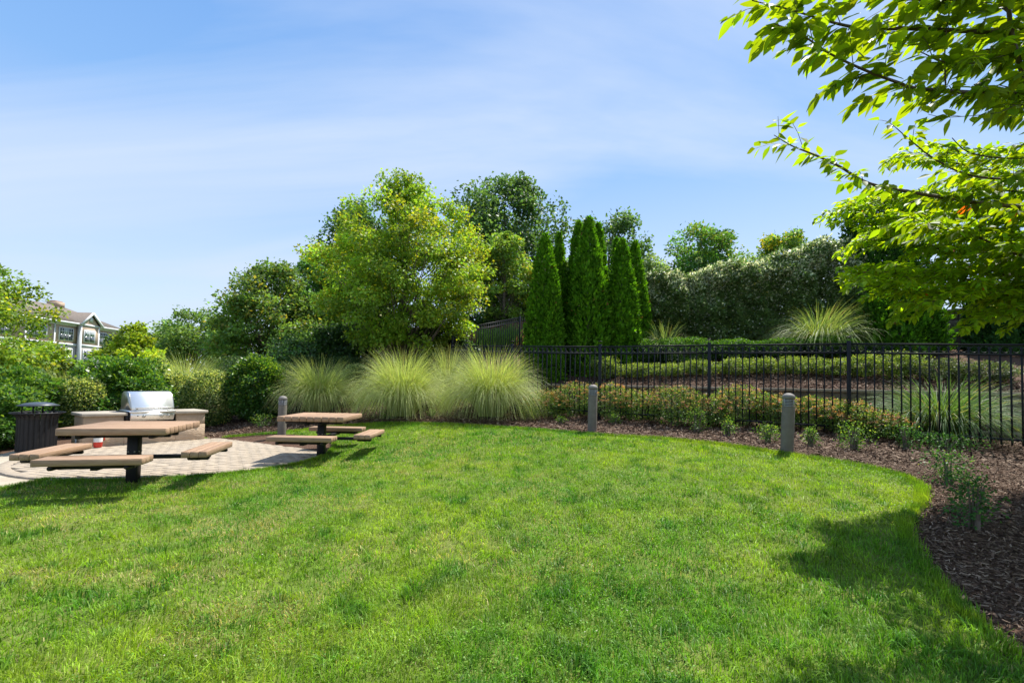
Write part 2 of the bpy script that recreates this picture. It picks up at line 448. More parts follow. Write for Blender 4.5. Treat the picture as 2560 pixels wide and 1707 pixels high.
def leafcloud(name, pos, out, L, W, cols, m, parent, droop=0.3, updir=0.6, stuff=False, fold=0.15):
    n = len(pos)
    d = out * 0.8 + rng.normal(0, 0.6, (n, 3)); d[:, 2] -= droop
    nr = rng.normal(0, 0.55, (n, 3)); nr[:, 2] += updir; nr += out * 0.35
    l = L * rng.uniform(0.65, 1.25, n); w = W * rng.uniform(0.7, 1.2, n)
    v, q = leafquads(pos, d, nr, l, w, fold)
    me = npmesh(name, v, q, cols=np.repeat(cols, 4, axis=0))
    return link(name, me, m, parent)

# ---------------------------------------------------------------- ground sheets
xs = np.concatenate([[-700, -350, -180, -100, -70, -50, -38, -30, -25, -21, -18], np.arange(-16, 16.01, .2), [18, 21, 25, 30, 38, 50, 70, 100, 180, 350, 700]])
ys = np.concatenate([[-60, -30, -15, -8, -5], np.arange(-3, 20.01, .2), np.arange(20.5, 30, .6), [32, 35, 40, 46, 54, 64, 78, 100, 140, 200, 350, 800]])
X, Y = np.meshgrid(xs, ys, indexing='ij')
Z = Hn(X, Y) - 0.035
V = np.stack([X, Y, Z], -1).reshape(-1, 3)
nx, ny = X.shape
I = np.arange(nx * ny).reshape(nx, ny)
Q = np.stack([I[:-1, :-1], I[1:, :-1], I[1:, 1:], I[:-1, 1:]], -1).reshape(-1, 4)
gobj = link('ground', npmesh('ground', V, Q, smooth=True), M_SOIL)
tag(gobj, 'brown mulch covered ground rising towards the fence and the hill', kind='structure')

PC = np.array([-5.86, 8.66]); PR = 2.42          # the round paved patio
edge_px = [(560, 1092), (690, 1082), (850, 1064), (960, 1058), (1060, 1059), (1180, 1063), (1300, 1070), (1400, 1078), (1500, 1087), (1650, 1096), (1800, 1110), (1960, 1134),
           (2080, 1152), (2180, 1170), (2260, 1190), (2305, 1218), (2305, 1250), (2270, 1285), (2262, 1325), (2290, 1390), (2330, 1440), (2400, 1520), (2460, 1580), (2560, 1655)]
pathpoly = [(-15, 6.6), (-15, 9), (-9.4, 8.9), (-8.4, 7.35), (-9.5, 7.15)]
lawnpoly = [tuple(G(*p)[:2]) for p in edge_px]
EDGE = list(lawnpoly)
LEFT = [tuple(G(*p)[:2]) for p in ((-700, 1390), (-300, 1290), (-100, 1247), (0, 1226), (60, 1213), (125, 1198))]
lawnpoly = lawnpoly + [(2.4, 1.3), (2.2, -2), (-9, -2)] + LEFT + [(-5.9, 8.6), (-7.2, 10.95)]
def inside(poly, x, y):
    x = np.asarray(x); y = np.asarray(y); r = np.zeros(x.shape, bool); n = len(poly)
    for i in range(n):
        x1, y1 = poly[i]; x2, y2 = poly[(i + 1) % n]
        c = (y1 > y) != (y2 > y)
        with np.errstate(divide='ignore', invalid='ignore'):
            xi = (x2 - x1) * (y - y1) / (y2 - y1 + 1e-12) + x1
        r ^= c & (x < xi)
    return r
def inlawn(x, y, wob=0.05):
    dx = (vnoise(x, y, .35, 3) - .5) * wob * 2; dy = (vnoise(x, y, .3, 4) - .5) * wob * 2
    return inside(lawnpoly, x + dx, y + dy) & ((x - PC[0]) ** 2 + (y - PC[1]) ** 2 > (PR + dx) ** 2) & ~inside(pathpoly, x, y)
def sheet(name, fn, x0, x1, y0, y1, st, dz, m, label):
    gx = np.arange(x0, x1, st); gy = np.arange(y0, y1, st)
    A, B = np.meshgrid(gx, gy, indexing='ij')
    keep = fn(A + st / 2, B + st / 2)
    ii, jj = np.nonzero(keep)
    n1 = len(gy) + 1
    A1, B1 = np.meshgrid(np.append(gx, gx[-1] + st), np.append(gy, gy[-1] + st), indexing='ij')
    k = ii * n1 + jj
    q = np.stack([k, k + n1, k + n1 + 1, k + 1], -1)
    used, inv = np.unique(q, return_inverse=True)
    xx = A1.ravel()[used]; yy = B1.ravel()[used]
    o = link(name, npmesh(name, np.stack([xx, yy, Hn(xx, yy) + dz], -1), inv.reshape(-1, 4), smooth=True), m)
    return tag(o, label, kind='structure')
sheet('lawn', lambda a, b: inlawn(a, b, .03), -9.2, 5.5, -2, 13, .09, -0.012, M_TURF, 'soil and thatch under the sunny green lawn')

# concrete path (a slab with a real edge)
def slab(name, poly, z0, z1, m):
    mb = MB(); n = len(poly)
    for z in (z0, z1):
        for p in poly: mb.v.append((p[0], p[1], z))
    for k in range(n): mb.q.append((k, (k + 1) % n, n + (k + 1) % n, n + k))
    import mathutils
    tr = mathutils.geometry.tessellate_polygon([[Vector((p[0], p[1], 0)) for p in poly]])
    for f in tr: mb.t.append(tuple(n + i for i in f))
    return mb.build(name, m)
circ = [(PC[0] + (PR + .02) * math.cos(a), PC[1] + (PR + .02) * math.sin(a)) for a in np.linspace(0, 2 * PI, 64, endpoint=False)]
PZ = 0.125
# concrete runs up to and just under the round patio
pth = [(-5.6, 6.6), (LEFT[5][0] + .02, LEFT[5][1] - .03), (LEFT[3][0], LEFT[3][1] - .04), (LEFT[2][0], LEFT[2][1] - .04), (LEFT[1][0], LEFT[1][1] - .04), (-15, 2.4), (-15, 6.6), (-9.5, 7.15), (-8.45, 7.35), (-9.2, 8.9), (-8.2, 9.8), (-6.6, 8.7)]
tag(slab('concrete_path', pth, -0.1, PZ - 0.006, M_CONC), 'pale concrete path leading off to the left of the round patio', kind='structure')
patio = slab('patio', circ, -0.1, PZ - 0.001, M_JOINT)
tag(patio, 'round patio of tan clay pavers under the picnic tables', kind='structure')
# pavers in running bond, the nearest 290 as separate parts
pw, pl_, gap = 0.115, 0.235, 0.011
ang = math.radians(-14); ca, sa = math.cos(ang), math.sin(ang)
pv = []
for r in range(-26, 27):
    for c in range(-14, 15):
        u = c * pl_ + (pl_ / 2 if r % 2 else 0); w = r * pw
        x = PC[0] + u * ca - w * sa; y = PC[1] + u * sa + w * ca
        if (x - PC[0]) ** 2 + (y - PC[1]) ** 2 < (PR - 0.17) ** 2: pv.append((x, y))
pv.sort(key=lambda p: p[0] ** 2 + p[1] ** 2)
pm = MB().box((0, 0, 0), (pl_ - gap, pw - gap, 0.03), bev=0.005).mesh('paver', M_PAVER)
for i, (x, y) in enumerate(pv[:290]):
    o = link('paver', pm, None, patio, (x, y, PZ + random.uniform(-.002, .003)), (random.gauss(0, .006), random.gauss(0, .006), ang + random.gauss(0, .01)))
mb = MB()
for (x, y) in pv[290:]:
    mb.box((x, y, PZ + random.uniform(-.002, .003)), (pl_ - gap, pw - gap, 0.03), rz=ang + random.gauss(0, .01), bev=0.005)
tag(mb.build('far_pavers', M_PAVER, patio), 'the rest of the small tan pavers', kind='stuff')
mb = MB()
nb = 64
for k in range(nb):
    a = 2 * PI * k / nb
    mb.box((PC[0] + (PR - .085) * math.cos(a), PC[1] + (PR - .085) * math.sin(a), PZ), (0.155, 2 * PI * (PR - .085) / nb - .01, 0.034), rz=a, bev=0.006)
tag(mb.build('border_pavers', M_PAVER, patio), 'ring of border pavers round the patio', kind='stuff')

# ---------------------------------------------------------------- lawn grass blades
def blades(name, xy, hgt, wid, cols, two, m, label, lean=1.0):
    n = len(xy); x, y = xy[:, 0], xy[:, 1]
    z = Hn(x, y) - 0.012
    th = rng.uniform(0, 2 * PI, n); ld = vnoise(x, y, .22, 91) * 4 * PI + rng.normal(0, 1.0, n)
    ln = np.abs(rng.normal(0, lean, n)) * hgt
    lx, ly = np.cos(ld) * ln, np.sin(ld) * ln
    wx, wy = np.cos(th) * wid / 2, np.sin(th) * wid / 2
    b0 = np.stack([x - wx, y - wy, z], 1); b1 = np.stack([x + wx, y + wy, z], 1)
    tp = np.stack([x + lx, y + ly, z + hgt * np.sqrt(np.clip(1 - (ln / hgt) ** 2 * .6, .15, 1))], 1)
    if not two:
        v = np.stack([b0, b1, tp], 1).reshape(-1, 3)
        return v, None, np.arange(n * 3).reshape(n, 3), np.repeat(cols, 3, axis=0)
    mx, my = x + lx * .35, y + ly * .35; mz = z + hgt * .62
    m0 = np.stack([mx - wx * .8, my - wy * .8, mz], 1); m1 = np.stack([mx + wx * .8, my + wy * .8, mz], 1)
    v = np.stack([b0, b1, m1, m0, tp], 1).reshape(-1, 3)
    k = np.arange(n) * 5
    q = np.stack([k, k + 1, k + 2, k + 3], 1); t = np.stack([k + 3, k + 2, k + 4], 1)
    return v, q, t, np.repeat(cols, 5, axis=0)
def lawn_colors(x, y):
    n = len(x)
    big = vnoise(x, y, 1.1, 11) * .55 + vnoise(x, y, .38, 12) * .45
    fine = vnoise(x, y, .13, 13)
    g1 = np.array([0.105, 0.245, 0.018]); g2 = np.array([0.265, 0.365, 0.026]); tuft = np.array([0.05, 0.17, 0.02]); straw = np.array([0.40, 0.35, 0.15])
    f = np.clip((big - .25) * 1.9, 0, 1)[:, None]
    c = g1 * (1 - f) + g2 * f
    tf = np.clip((vnoise(x, y, .15, 14) - .60) * 3.5, 0, 1)[:, None] * .7
    c = c * (1 - tf) + tuft * tf
    dry = (vnoise(x, y, .55, 15) * .6 + vnoise(x, y, .14, 16) * .4)
    pd = np.clip((dry - .50) * 2.6, 0.05, .62)
    far = np.clip((np.hypot(x, y) - 8) / 4, 0, .75)
    left = np.clip((1.6 - x) / 3.0, 0.15, 1)
    isd = rng.random(n) < pd * (1 - far) * left
    c = np.where(isd[:, None], straw, c)
    c = c * np.clip(rng.normal(1, .32, (n, 1)), .4, 2.0) * (0.82 + .4 * fine[:, None])
    return np.clip(c, .004, .8), tf[:, 0], isd
def scatter(dens, x0, x1, y0, y1, ok):
    n = int(dens * (x1 - x0) * (y1 - y0))
    x = rng.uniform(x0, x1, n); y = rng.uniform(y0, y1, n)
    k = ok(x, y)
    return x[k], y[k]
vs, qs, ts, cs, off = [], [], [], [], 0
for (dens, ya, yb, two, hh, ww) in ((8800, 1.3, 3.6, True, .050, .0046), (4500, 3.6, 5.2, True, .046, .0058), (3600, 5.2, 7.6, False, .042, .0085), (2100, 7.6, 12.6, False, .045, .0125)):
    def ok(x, y, a=ya, b=yb):
        r = np.hypot(x, y)
        k = (r >= a) & (r < b) & (np.abs(x) < 1.18 * y + .6) & (y > .9)
        k &= rng.random(len(x)) < (0.55 + 0.9 * (vnoise(x, y, .22, 21)))
        k[k] &= inlawn(x[k], y[k], .06)
        return k
    x, y = scatter(dens, -7.5, 5.5, 0.9, min(yb, 12.6), ok)
    c, tf, isd = lawn_colors(x, y)
    n = len(x)
    h = hh * (0.6 + .5 * vnoise(x, y, .2, 22) + .6 * tf) * rng.uniform(.6, 1.45, n)
    h = np.where(isd, h * .7, h); 
    w = ww * rng.uniform(.7, 1.3, n) * (1 + .4 * tf)
    v, q, t, cc = blades('x', np.stack([x, y], 1), h, w, c, two, None, None)
    vs.append(v); cs.append(cc); ts.append(t + off)
    if q is not None: qs.append(q + off)
    off += len(v)
# longer tufts and ragged overhang along the edges
def along_edge(poly, n, spread):
    p = np.array(poly); seg = np.linalg.norm(np.diff(p, axis=0), axis=1); cum = np.append(0, np.cumsum(seg))
    s = rng.uniform(0, cum[-1], n); i = np.clip(np.searchsorted(cum, s) - 1, 0, len(seg) - 1)
    f = (s - cum[i]) / seg[i]
    return p[i] + (p[i + 1] - p[i]) * f[:, None] + rng.normal(0, spread, (n, 2))
e = along_edge(EDGE, 26000, .035)
arc = np.linspace(-1.62, 0.95, 60)
e2 = along_edge(list(zip(PC[0] + (PR + .03) * np.cos(arc), PC[1] + (PR + .03) * np.sin(arc))), 16000, .03)
e2 = e2[np.hypot(e2[:, 0] - PC[0], e2[:, 1] - PC[1]) > PR + .005]
e3 = along_edge([LEFT[1], LEFT[2], LEFT[3], LEFT[4], LEFT[5]], 5000, .03)
e = np.vstack([e, e2, e3])
c, tf, isd = lawn_colors(e[:, 0], e[:, 1])
v, q, t, cc = blades('x', e, .055 * rng.uniform(.5, 1.4, len(e)), .007 * rng.uniform(.7, 1.3, len(e)), c * .95, False, None, None, .5)
vs.append(v); cs.append(cc); ts.append(t + off); off += len(v)
# clover leaves and small flower heads low in the turf
def clover(n):
    x = rng.uniform(-6, 5, n * 3); y = rng.uniform(1.2, 7, n * 3)
    k = (vnoise(x, y, .8, 31) > .52) & (np.abs(x) < 1.15 * y + .4)
    x, y = x[k][:n], y[k][:n]; k = inlawn(x, y, .0); x, y = x[k], y[k]
    m_ = len(x); z = Hn(x, y) + rng.uniform(.012, .038, m_)
    pos = np.stack([x, y, z], 1); d = rng.normal(0, 1, (m_, 3)); d[:, 2] *= .25
    nr = rng.normal(0, .25, (m_, 3)); nr[:, 2] += 1
    v, q = leafquads(pos, d, nr, rng.uniform(.009, .016, m_), rng.uniform(.009, .014, m_), .05)
    c = shade((0.14, 0.28, 0.022), m_, .25)
    fl = rng.random(m_) < .008
    c[fl] = (0.62, 0.58, 0.42)
    return v, q, c
v, q, c = clover(30000)
vs.append(v); qs.append(q + off); cs.append(np.repeat(c, 4, axis=0)); off += len(v)
go = link('grass', npmesh('grass', np.concatenate(vs), np.concatenate(qs), np.concatenate(ts), cols=np.concatenate(cs)), M_BLADE)
tag(go, 'short green grass of the sunny lawn with dry straw patches', 'grass', kind='stuff')

# ---------------------------------------------------------------- mulch chips
def chips(n, ok, x0, x1, y0, y1, sz, bias):
    x = rng.uniform(x0, x1, n); y = rng.uniform(y0, y1, n); k = ok(x, y); x, y = x[k], y[k]; m_ = len(x)
    z = Hn(x, y) - .03 + rng.uniform(0, .028, m_)
    d = rng.normal(0, 1, (m_, 3)); d[:, 2] *= .28
    nr = rng.normal(0, .35, (m_, 3)); nr[:, 2] += 1
    d = unit(d); side = unit(np.cross(d, nr)); L = sz * rng.uniform(.5, 1.9, (m_, 1)); W = L * rng.uniform(.12, .35, (m_, 1))
    pos = np.stack([x, y, z], 1)
    v = np.stack([pos - d * L / 2 - side * W / 2, pos + d * L / 2 - side * W / 2 * .6, pos + d * L / 2 + side * W / 2, pos - d * L / 2 + side * W / 2 * .8], 1).reshape(-1, 3)
    t = rng.random((m_, 1))
    dark = np.array([0.032, 0.020, 0.013]); mid = np.array([0.125, 0.078, 0.052]); pale = np.array([0.36, 0.27, 0.20])
    c = np.where(t < .45, dark + (mid - dark) * (t / .45), mid + (pale - mid) * np.clip((t - .45) / .55, 0, 1) ** 2.2)
    return v, np.repeat(c, 4, axis=0)
PATHALL = pth
def notlawn(x, y):
    k = ~inside(lawnpoly, x, y) & ((x - PC[0]) ** 2 + (y - PC[1]) ** 2 > PR ** 2) & (np.abs(x) < 1.18 * y + .8) & ~inside(PATHALL, x, y)
    return k
va, ca_ = chips(190000, lambda x, y: notlawn(x, y) & (y < 7.5) & (x > .5), 1.8, 9.5, 1.2, 7.5, .026, 0)
vb, cb_ = chips(170000, lambda x, y: notlawn(x, y) & (y >= 6.5), -9, 11, 6.5, 15, .05, 0)
vv = np.concatenate([va, vb]); cc = np.concatenate([ca_, cb_])
mo = link('mulch', npmesh('mulch', vv, np.arange(len(vv)).reshape(-1, 4), cols=cc), M_CHIP)
tag(mo, 'brown shredded bark mulch of the planting beds', 'mulch', kind='stuff')

# ---------------------------------------------------------------- ornamental grass clumps
def grassclump(name, label, x, y, z, height, radius, n, c1, c2, cat='ornamental grass', width=.0085, group=None, plume=0, spread=1.0, lean=(0, 0), parent=None):
    root = thing(name, label, cat, (x, y, z - .03), group=group)
    seg = 7
    az = rng.uniform(0, 2 * PI, n); tilt = rng.random(n) ** .75 * 1.5 * spread
    L = height * rng.uniform(.86, 1.06, n) * (1 + .10 * tilt)
    r0 = radius * .22 * np.sqrt(rng.random(n))
    bx, by = r0 * np.cos(az + rng.normal(0, .5, n)), r0 * np.sin(az + rng.normal(0, .5, n))
    ts_ = np.linspace(0, 1, seg)
    # integrate the blade's direction as it bends over
    ang0 = tilt * .42; bend = (0.75 + tilt * 1.2) * rng.uniform(.75, 1.4, n)
    px = np.zeros((n, seg)); pz = np.zeros((n, seg))
    for k in range(1, seg):
        tm = (ts_[k] + ts_[k - 1]) / 2
        a = np.minimum(ang0 + bend * tm ** 1.45, 2.75)
        px[:, k] = px[:, k - 1] + np.sin(a) * L / (seg - 1)
        pz[:, k] = pz[:, k - 1] + np.cos(a) * L / (seg - 1)
    sc = radius / np.percentile(px.max(axis=1), 90); px *= sc
    hz = height / np.percentile(pz.max(axis=1), 90); pz *= hz
    cx = bx[:, None] + px * np.cos(az)[:, None] + lean[0] * (pz / height) ** 2
    cy = by[:, None] + px * np.sin(az)[:, None] + lean[1] * (pz / height) ** 2
    pz = np.maximum(pz, .02)
    sway = np.cumsum(rng.normal(0, .012, (n, seg)), axis=1) * height
    wv = rng.uniform(0, PI, n)
    w = width * np.array([.8, 1, .95, .85, .65, .4, .1])[None, :] * rng.uniform(.7, 1.3, (n, 1))
    dx = np.cos(wv)[:, None] * w / 2; dy = np.sin(wv)[:, None] * w / 2
    A = np.stack([cx + sway - dx, cy + sway * .6 - dy, pz], -1); B = np.stack([cx + sway + dx, cy + sway * .6 + dy, pz + w * .2], -1)
    v = np.stack([A, B], 2).reshape(-1, 3)
    base = (np.arange(n) * seg * 2)[:, None] + (np.arange(seg - 1) * 2)[None, :]
    q = np.stack([base, base + 1, base + 3, base + 2], -1).reshape(-1, 4)
    f = rng.random((n, 1)); c = np.asarray(c1) * (1 - f) + np.asarray(c2) * f
    c = c * rng.uniform(.7, 1.3, (n, 1))
    straw = rng.random(n) < .07; c[straw] = (0.45, 0.38, 0.20)
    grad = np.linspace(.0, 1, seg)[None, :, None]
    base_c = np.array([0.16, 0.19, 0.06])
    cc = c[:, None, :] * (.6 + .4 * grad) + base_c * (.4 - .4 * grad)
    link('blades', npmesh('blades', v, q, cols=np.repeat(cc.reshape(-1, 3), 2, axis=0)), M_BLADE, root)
    return root
MIS1, MIS2 = (0.30, 0.39, 0.11), (0.56, 0.58, 0.27)
def gc_px(label, px, top, base, wpx, n, Y=None, c1=MIS1, c2=MIS2, **k):
    g = G(px, base) if Y is None else None
    if g is None:
        p = P(px, base, Y); g = Vector((p.x, p.y, H(p.x, p.y)))
    h = P(px, top, g.y).z - g.z
    return grassclump('ornamental_grass', label, g.x, g.y, g.z, h * 0.96, wpx / 2 / FPX * g.y, n, c1, c2, group='clumps of ornamental grass in the beds', **k)
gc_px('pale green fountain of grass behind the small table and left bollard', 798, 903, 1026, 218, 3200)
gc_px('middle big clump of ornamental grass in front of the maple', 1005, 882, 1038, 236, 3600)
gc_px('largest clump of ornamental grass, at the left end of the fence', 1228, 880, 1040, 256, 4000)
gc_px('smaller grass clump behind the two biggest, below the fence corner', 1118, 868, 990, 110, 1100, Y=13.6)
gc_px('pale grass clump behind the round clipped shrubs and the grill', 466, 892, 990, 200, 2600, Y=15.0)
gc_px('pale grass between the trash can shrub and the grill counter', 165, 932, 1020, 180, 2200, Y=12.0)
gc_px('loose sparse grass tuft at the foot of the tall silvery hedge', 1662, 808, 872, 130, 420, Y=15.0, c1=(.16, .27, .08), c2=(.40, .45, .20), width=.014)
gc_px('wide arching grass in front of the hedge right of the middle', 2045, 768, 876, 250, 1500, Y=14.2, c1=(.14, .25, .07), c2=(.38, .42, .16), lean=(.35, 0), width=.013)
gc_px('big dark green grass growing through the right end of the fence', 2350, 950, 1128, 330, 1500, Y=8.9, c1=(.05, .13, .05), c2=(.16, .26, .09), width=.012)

# ---------------------------------------------------------------- trees and shrubs
def clump_points(K, center, R, shape, hollow=.35):
    """cluster centres in a crown: shape(h) gives the relative width at relative height h in 0..1"""
    pts = []
    while len(pts) < K:
        h = random.random(); th = random.uniform(0, 2 * PI)
        w = shape(h)
        if random.random() > max(w, .34): continue
        lob = 1 + .14 * math.sin(3 * th + 7 * h + K) + .12 * math.sin(5 * th - 9 * h + K * .37)
        r = w * lob * (hollow + (1 - hollow) * random.random() ** .5)
        pts.append((center[0] + R[0] * r * math.cos(th), center[1] + R[1] * r * math.sin(th), center[2] + R[2] * (2 * h - 1), r))
    return np.array(pts)
def oval(h): return math.sqrt(max(0, 1 - (2 * h - 1) ** 2)) ** .8
def maple_shape(h): return float(np.interp(h, [0, .08, .2, .4, .58, .72, .86, .96, 1], [.38, .60, .82, .96, .96, .78, .54, .33, .15]))
def broad(h): return min(1, (h / .3) ** .5 + .1) * math.sqrt(max(0, 1 - max(0, h - .35) ** 2 / .43))
def tree(name, label, px, y0, y1, wpx, Y, K, per, leafL, col, shape=oval, top_col=None, top_p=0.0, mat_=M_LEAF, base_px=None, trunk_r=.12, clr=.13, cat='tree', group=None, limbs=True, droop=.3, core=0, hollow=.35, var=.22, csc=.88, lsc=1.28):
    """a trunk, limbs that run out to clusters of leaves, and the leaves; y0, y1: crown top and bottom in the photograph"""
    pt, pb = P(px, y0, Y), P(px, y1, Y)
    c = ((pt.x + pb.x) / 2, Y, (pt.z + pb.z) / 2); Rz = (pt.z - pb.z) / 2; Rx = wpx / 2 / FPX * Y
    bx = P(base_px, 900, Y).x if base_px else c[0]
    gz = H(bx, Y)
    root = thing(name, label, cat, (bx, Y, gz), group=group)
    off = np.array([bx, Y, gz])
    R = (Rx * csc, Rx * csc * .92, Rz * (csc + .05))
    cp = clump_points(K, c, R, shape, hollow)
    cl = cp[:, :3] - off
    if limbs:
        mb = MB()
        top = cl[:, 2].max()
        tpts = [(0, 0, -.1)]
        for k in range(1, 8):
            f = k / 7
            tpts.append((random.gauss(0, .03) * top * f * .4 + (c[0] - bx) * f, random.gauss(0, .03) * top * f * .4, top * .9 * f))
        mb.tube(tpts, [trunk_r * (1 - .88 * (k / 7)) * (1.25 if k == 0 else 1) for k in range(8)], 8)
        idx = np.arange(K); random.shuffle(list(idx))
        for i in idx[:min(K, 110)]:
            e = cl[i]; r = math.hypot(e[0], e[1])
            s = max(.12 * top, e[2] - .75 * r - .1 * top)
            s = min(s, top * .86); f = s / (top * .9) * 7; k0 = int(f); fr = f - k0
            a = np.array(tpts[k0]) * (1 - fr) + np.array(tpts[min(k0 + 1, 7)]) * fr
            m1 = a * .55 + e * .45 + np.array([0, 0, -.04 * top + random.gauss(0, .02) * top]); m2 = a * .2 + e * .8
            rr = trunk_r * .26 * (1 - .6 * s / top)
            mb.tube([a, m1, m2, e], [rr, rr * .6, rr * .35, rr * .15], 4, cap=False)
        mb.build('trunk', M_BARK if mat_ is not M_CHERRY else M_CHBARK, root, smooth=True)
    n = K * per
    ci = np.repeat(np.arange(K), per)
    wsh = np.array([.5 + .5 * shape(min(max((z_ - (c[2] - gz - Rz)) / (2 * Rz), 0), 1)) for z_ in cl[:, 2]])
    cr = (clr * Rx * rng.uniform(.6, 1.35, K) * wsh)[ci][:, None]
    g = rng.normal(0, 1, (n, 3)); g /= np.maximum(1, np.linalg.norm(g, axis=1, keepdims=True) / 1.55)
    g[:, 2] *= .62
    outc = unit(cl - np.array([c[0] - bx, 0, c[2] - gz - Rz * .35]))
    pos = cl[ci] + g * cr + outc[ci] * np.abs(rng.normal(0, .55, (n, 1))) * cr
    out = unit(g + outc[ci] * .8)
    cv = np.clip(rng.normal(1, .24, (K, 1)), .5, 1.6)[ci]
    cc = shade(np.asarray(col, float) * 1.5, n, var, .10) * cv
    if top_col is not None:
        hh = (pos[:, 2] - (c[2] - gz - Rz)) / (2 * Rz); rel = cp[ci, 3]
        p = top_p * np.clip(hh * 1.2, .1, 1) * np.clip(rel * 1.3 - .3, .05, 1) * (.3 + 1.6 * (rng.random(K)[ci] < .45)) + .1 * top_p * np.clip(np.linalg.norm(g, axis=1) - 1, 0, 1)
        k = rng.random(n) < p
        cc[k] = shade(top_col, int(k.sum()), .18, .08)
    leafcloud('crown', pos, out, leafL * lsc, leafL * lsc * .74, np.clip(cc, .003, .8), mat_, root, droop)
    if core:
        pass
    return root

def conifer(name, label, px, top, base, wpx, Y, n, col, tipshape=1.0, group=None, blunt=False, seed=0, cat='tree', tip=(.13, .29, .015)):
    pt = P(px, top, Y); x = P(px, base, Y).x; gz = H(x, Y) if base is None else P(px, base, Y).z
    gz = min(gz, H(x, Y) + .05) if H(x, Y) > gz - 1.0 else gz
    Hh = pt.z - gz; R = wpx / 2 / FPX * Y
    root = thing(name, label, cat, (x, Y, gz), group=group)
    MB().tube([(0, 0, -.1), (0, 0, Hh * .5), (0, 0, Hh * .93)], [R * .10, R * .07, .01], 8).build('trunk', M_BARK, root, smooth=True)
    def prof(h):
        if blunt: return np.clip(1.0 - .25 * h, 0, 1) * np.sqrt(np.clip((1 - h) / .12, 0, 1)) * (.85 + .15 * np.clip(h / .1, 0, 1))
        return (np.clip(1 - h, 0, 1) ** .66 * (.80 + .26 * np.sin(np.clip(h, 0, 1) * PI * .8))) * np.clip(.86 + h * 1.2, 0, 1)
    h = 1 - np.sqrt(rng.random(n)) if not blunt else rng.random(n)
    h = np.where(rng.random(n) < .35, rng.random(n), h)
    th = rng.uniform(0, 2 * PI, n)
    s = seed * 1.7
    # vertical flutes and horizontal tufts of sprays
    lump = .09 * np.sin(3 * th + s + 5 * h) + .07 * np.sin(7 * th + 11 * h + s) + .20 * 1.4 * (vnoise(th * R * 2 + 9 * seed, h * Hh + 40, .17, 70 + seed) - .5) + .13 * (vnoise(th * R * 3.0 + 50 + s * 9, h * Hh * 2.2, .55, 40 + seed) - .5) * 2
    depth = rng.random(n) ** .6
    r = R * prof(h) * (1 + lump) * (.72 + .30 * depth)
    pos = np.stack([r * np.cos(th), r * np.sin(th), h * Hh], 1)
    out = np.stack([np.cos(th), np.sin(th), np.full(n, .0)], 1)
    d = out * .55 + rng.normal(0, .38, (n, 3)); d[:, 2] += .75
    nr = out + rng.normal(0, .45, (n, 3))
    L = (.075 + .05 * R) * rng.uniform(.6, 1.4, n)
    v, q = leafquads(pos, d, nr, L, L * .55, .1)
    cc = shade(col, n, .22, .06) * (.62 + .76 * vnoise(th * R * 2 + 9 * seed, h * Hh + 40, .16, 70 + seed))[:, None]
    k = rng.random(n) < .4 * depth
    cc[k] = shade(tip, int(k.sum()), .2, .06)
    dead = rng.random(n) < .004; cc[dead] = (.25, .12, .04)
    link('crown', npmesh('crown', v, q, cols=np.repeat(cc, 4, axis=0)), M_CONIFER, root)
    return root

def shrub(name, label, px, top, wpx, Y, n, leafL, col, base=None, mat_=M_GLOSSY, cat='shrub', group=None, lumpy=.16, flat=1.0, depth=1.0, top_col=None, top_p=0, stems=True, open_=0.0, boxy=False, updir=.6, p_glint=0.0):
    if Y is None:
        g = G(px, base); x, Yy = g.x, g.y
    else:
        Yy = Y; x = P(px, base or 950, Y).x
    gz = H(x, Yy); Hh = P(px, top, Yy).z - gz; R = wpx / 2 / FPX * Yy
    root = thing(name, label, cat, (x, Yy, gz), group=group)
    if stems:
        mb = MB()
        for k in range(7):
            a = random.uniform(0, 2 * PI); rr = R * random.uniform(.2, .6)
            mb.tube([(0.04 * math.cos(a), 0.04 * math.sin(a), -.05), (rr * .5 * math.cos(a), rr * .5 * math.sin(a), Hh * .35), (rr * math.cos(a), rr * math.sin(a), Hh * .8)], [.012 + .01 * R, .009 + .005 * R, .004], 5, cap=False)
        mb.build('stem', M_BARK, root)
    u = rng.random(n); th = rng.uniform(0, 2 * PI, n)
    cz = 2 * u - 1 
    if boxy: ph = np.clip(np.abs(cz), 0, 1); ring = (1 - ph ** 5) ** .35
    else: ring = np.sqrt(1 - cz ** 2) ** .8
    sx, sy = ring * np.cos(th), ring * np.sin(th)
    f1 = rng.uniform(0, 6, 3); 
    lump = lumpy * (np.sin(3 * th + f1[0] + 3 * cz) * .5 + np.sin(5 * th + f1[1] - 5 * cz) * .4 + (vnoise(sx * R * 2 + 30 + px, (sy + cz) * R * 2, .35, int(px) % 90) - .5) * 2.2)
    dep = rng.random(n) ** (.45 if not open_ else .9)
    r = (1 + lump) * (.60 - open_ * .3 + (.40 + open_ * .3) * dep)
    pos = np.stack([sx * R * r, sy * R * depth * r, Hh * .5 + cz * Hh * .52 * (1 + lump * .5) * (.6 + .4 * dep)], 1)
    pos[:, 2] = np.clip(pos[:, 2], .01, None)
    out = unit(np.stack([sx, sy, cz], 1))
    cc = shade(col, n, .26, .10)
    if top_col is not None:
        k = rng.random(n) < np.maximum(top_p * np.clip(pos[:, 2] / Hh * 1.5 - .3, .05, 1) * dep, p_glint * dep)  # second term scatters painted glints at any height
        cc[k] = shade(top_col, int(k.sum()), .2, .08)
    leafcloud('foliage', pos, out, leafL, leafL * .6, cc, mat_, root, .05, updir)
    return root

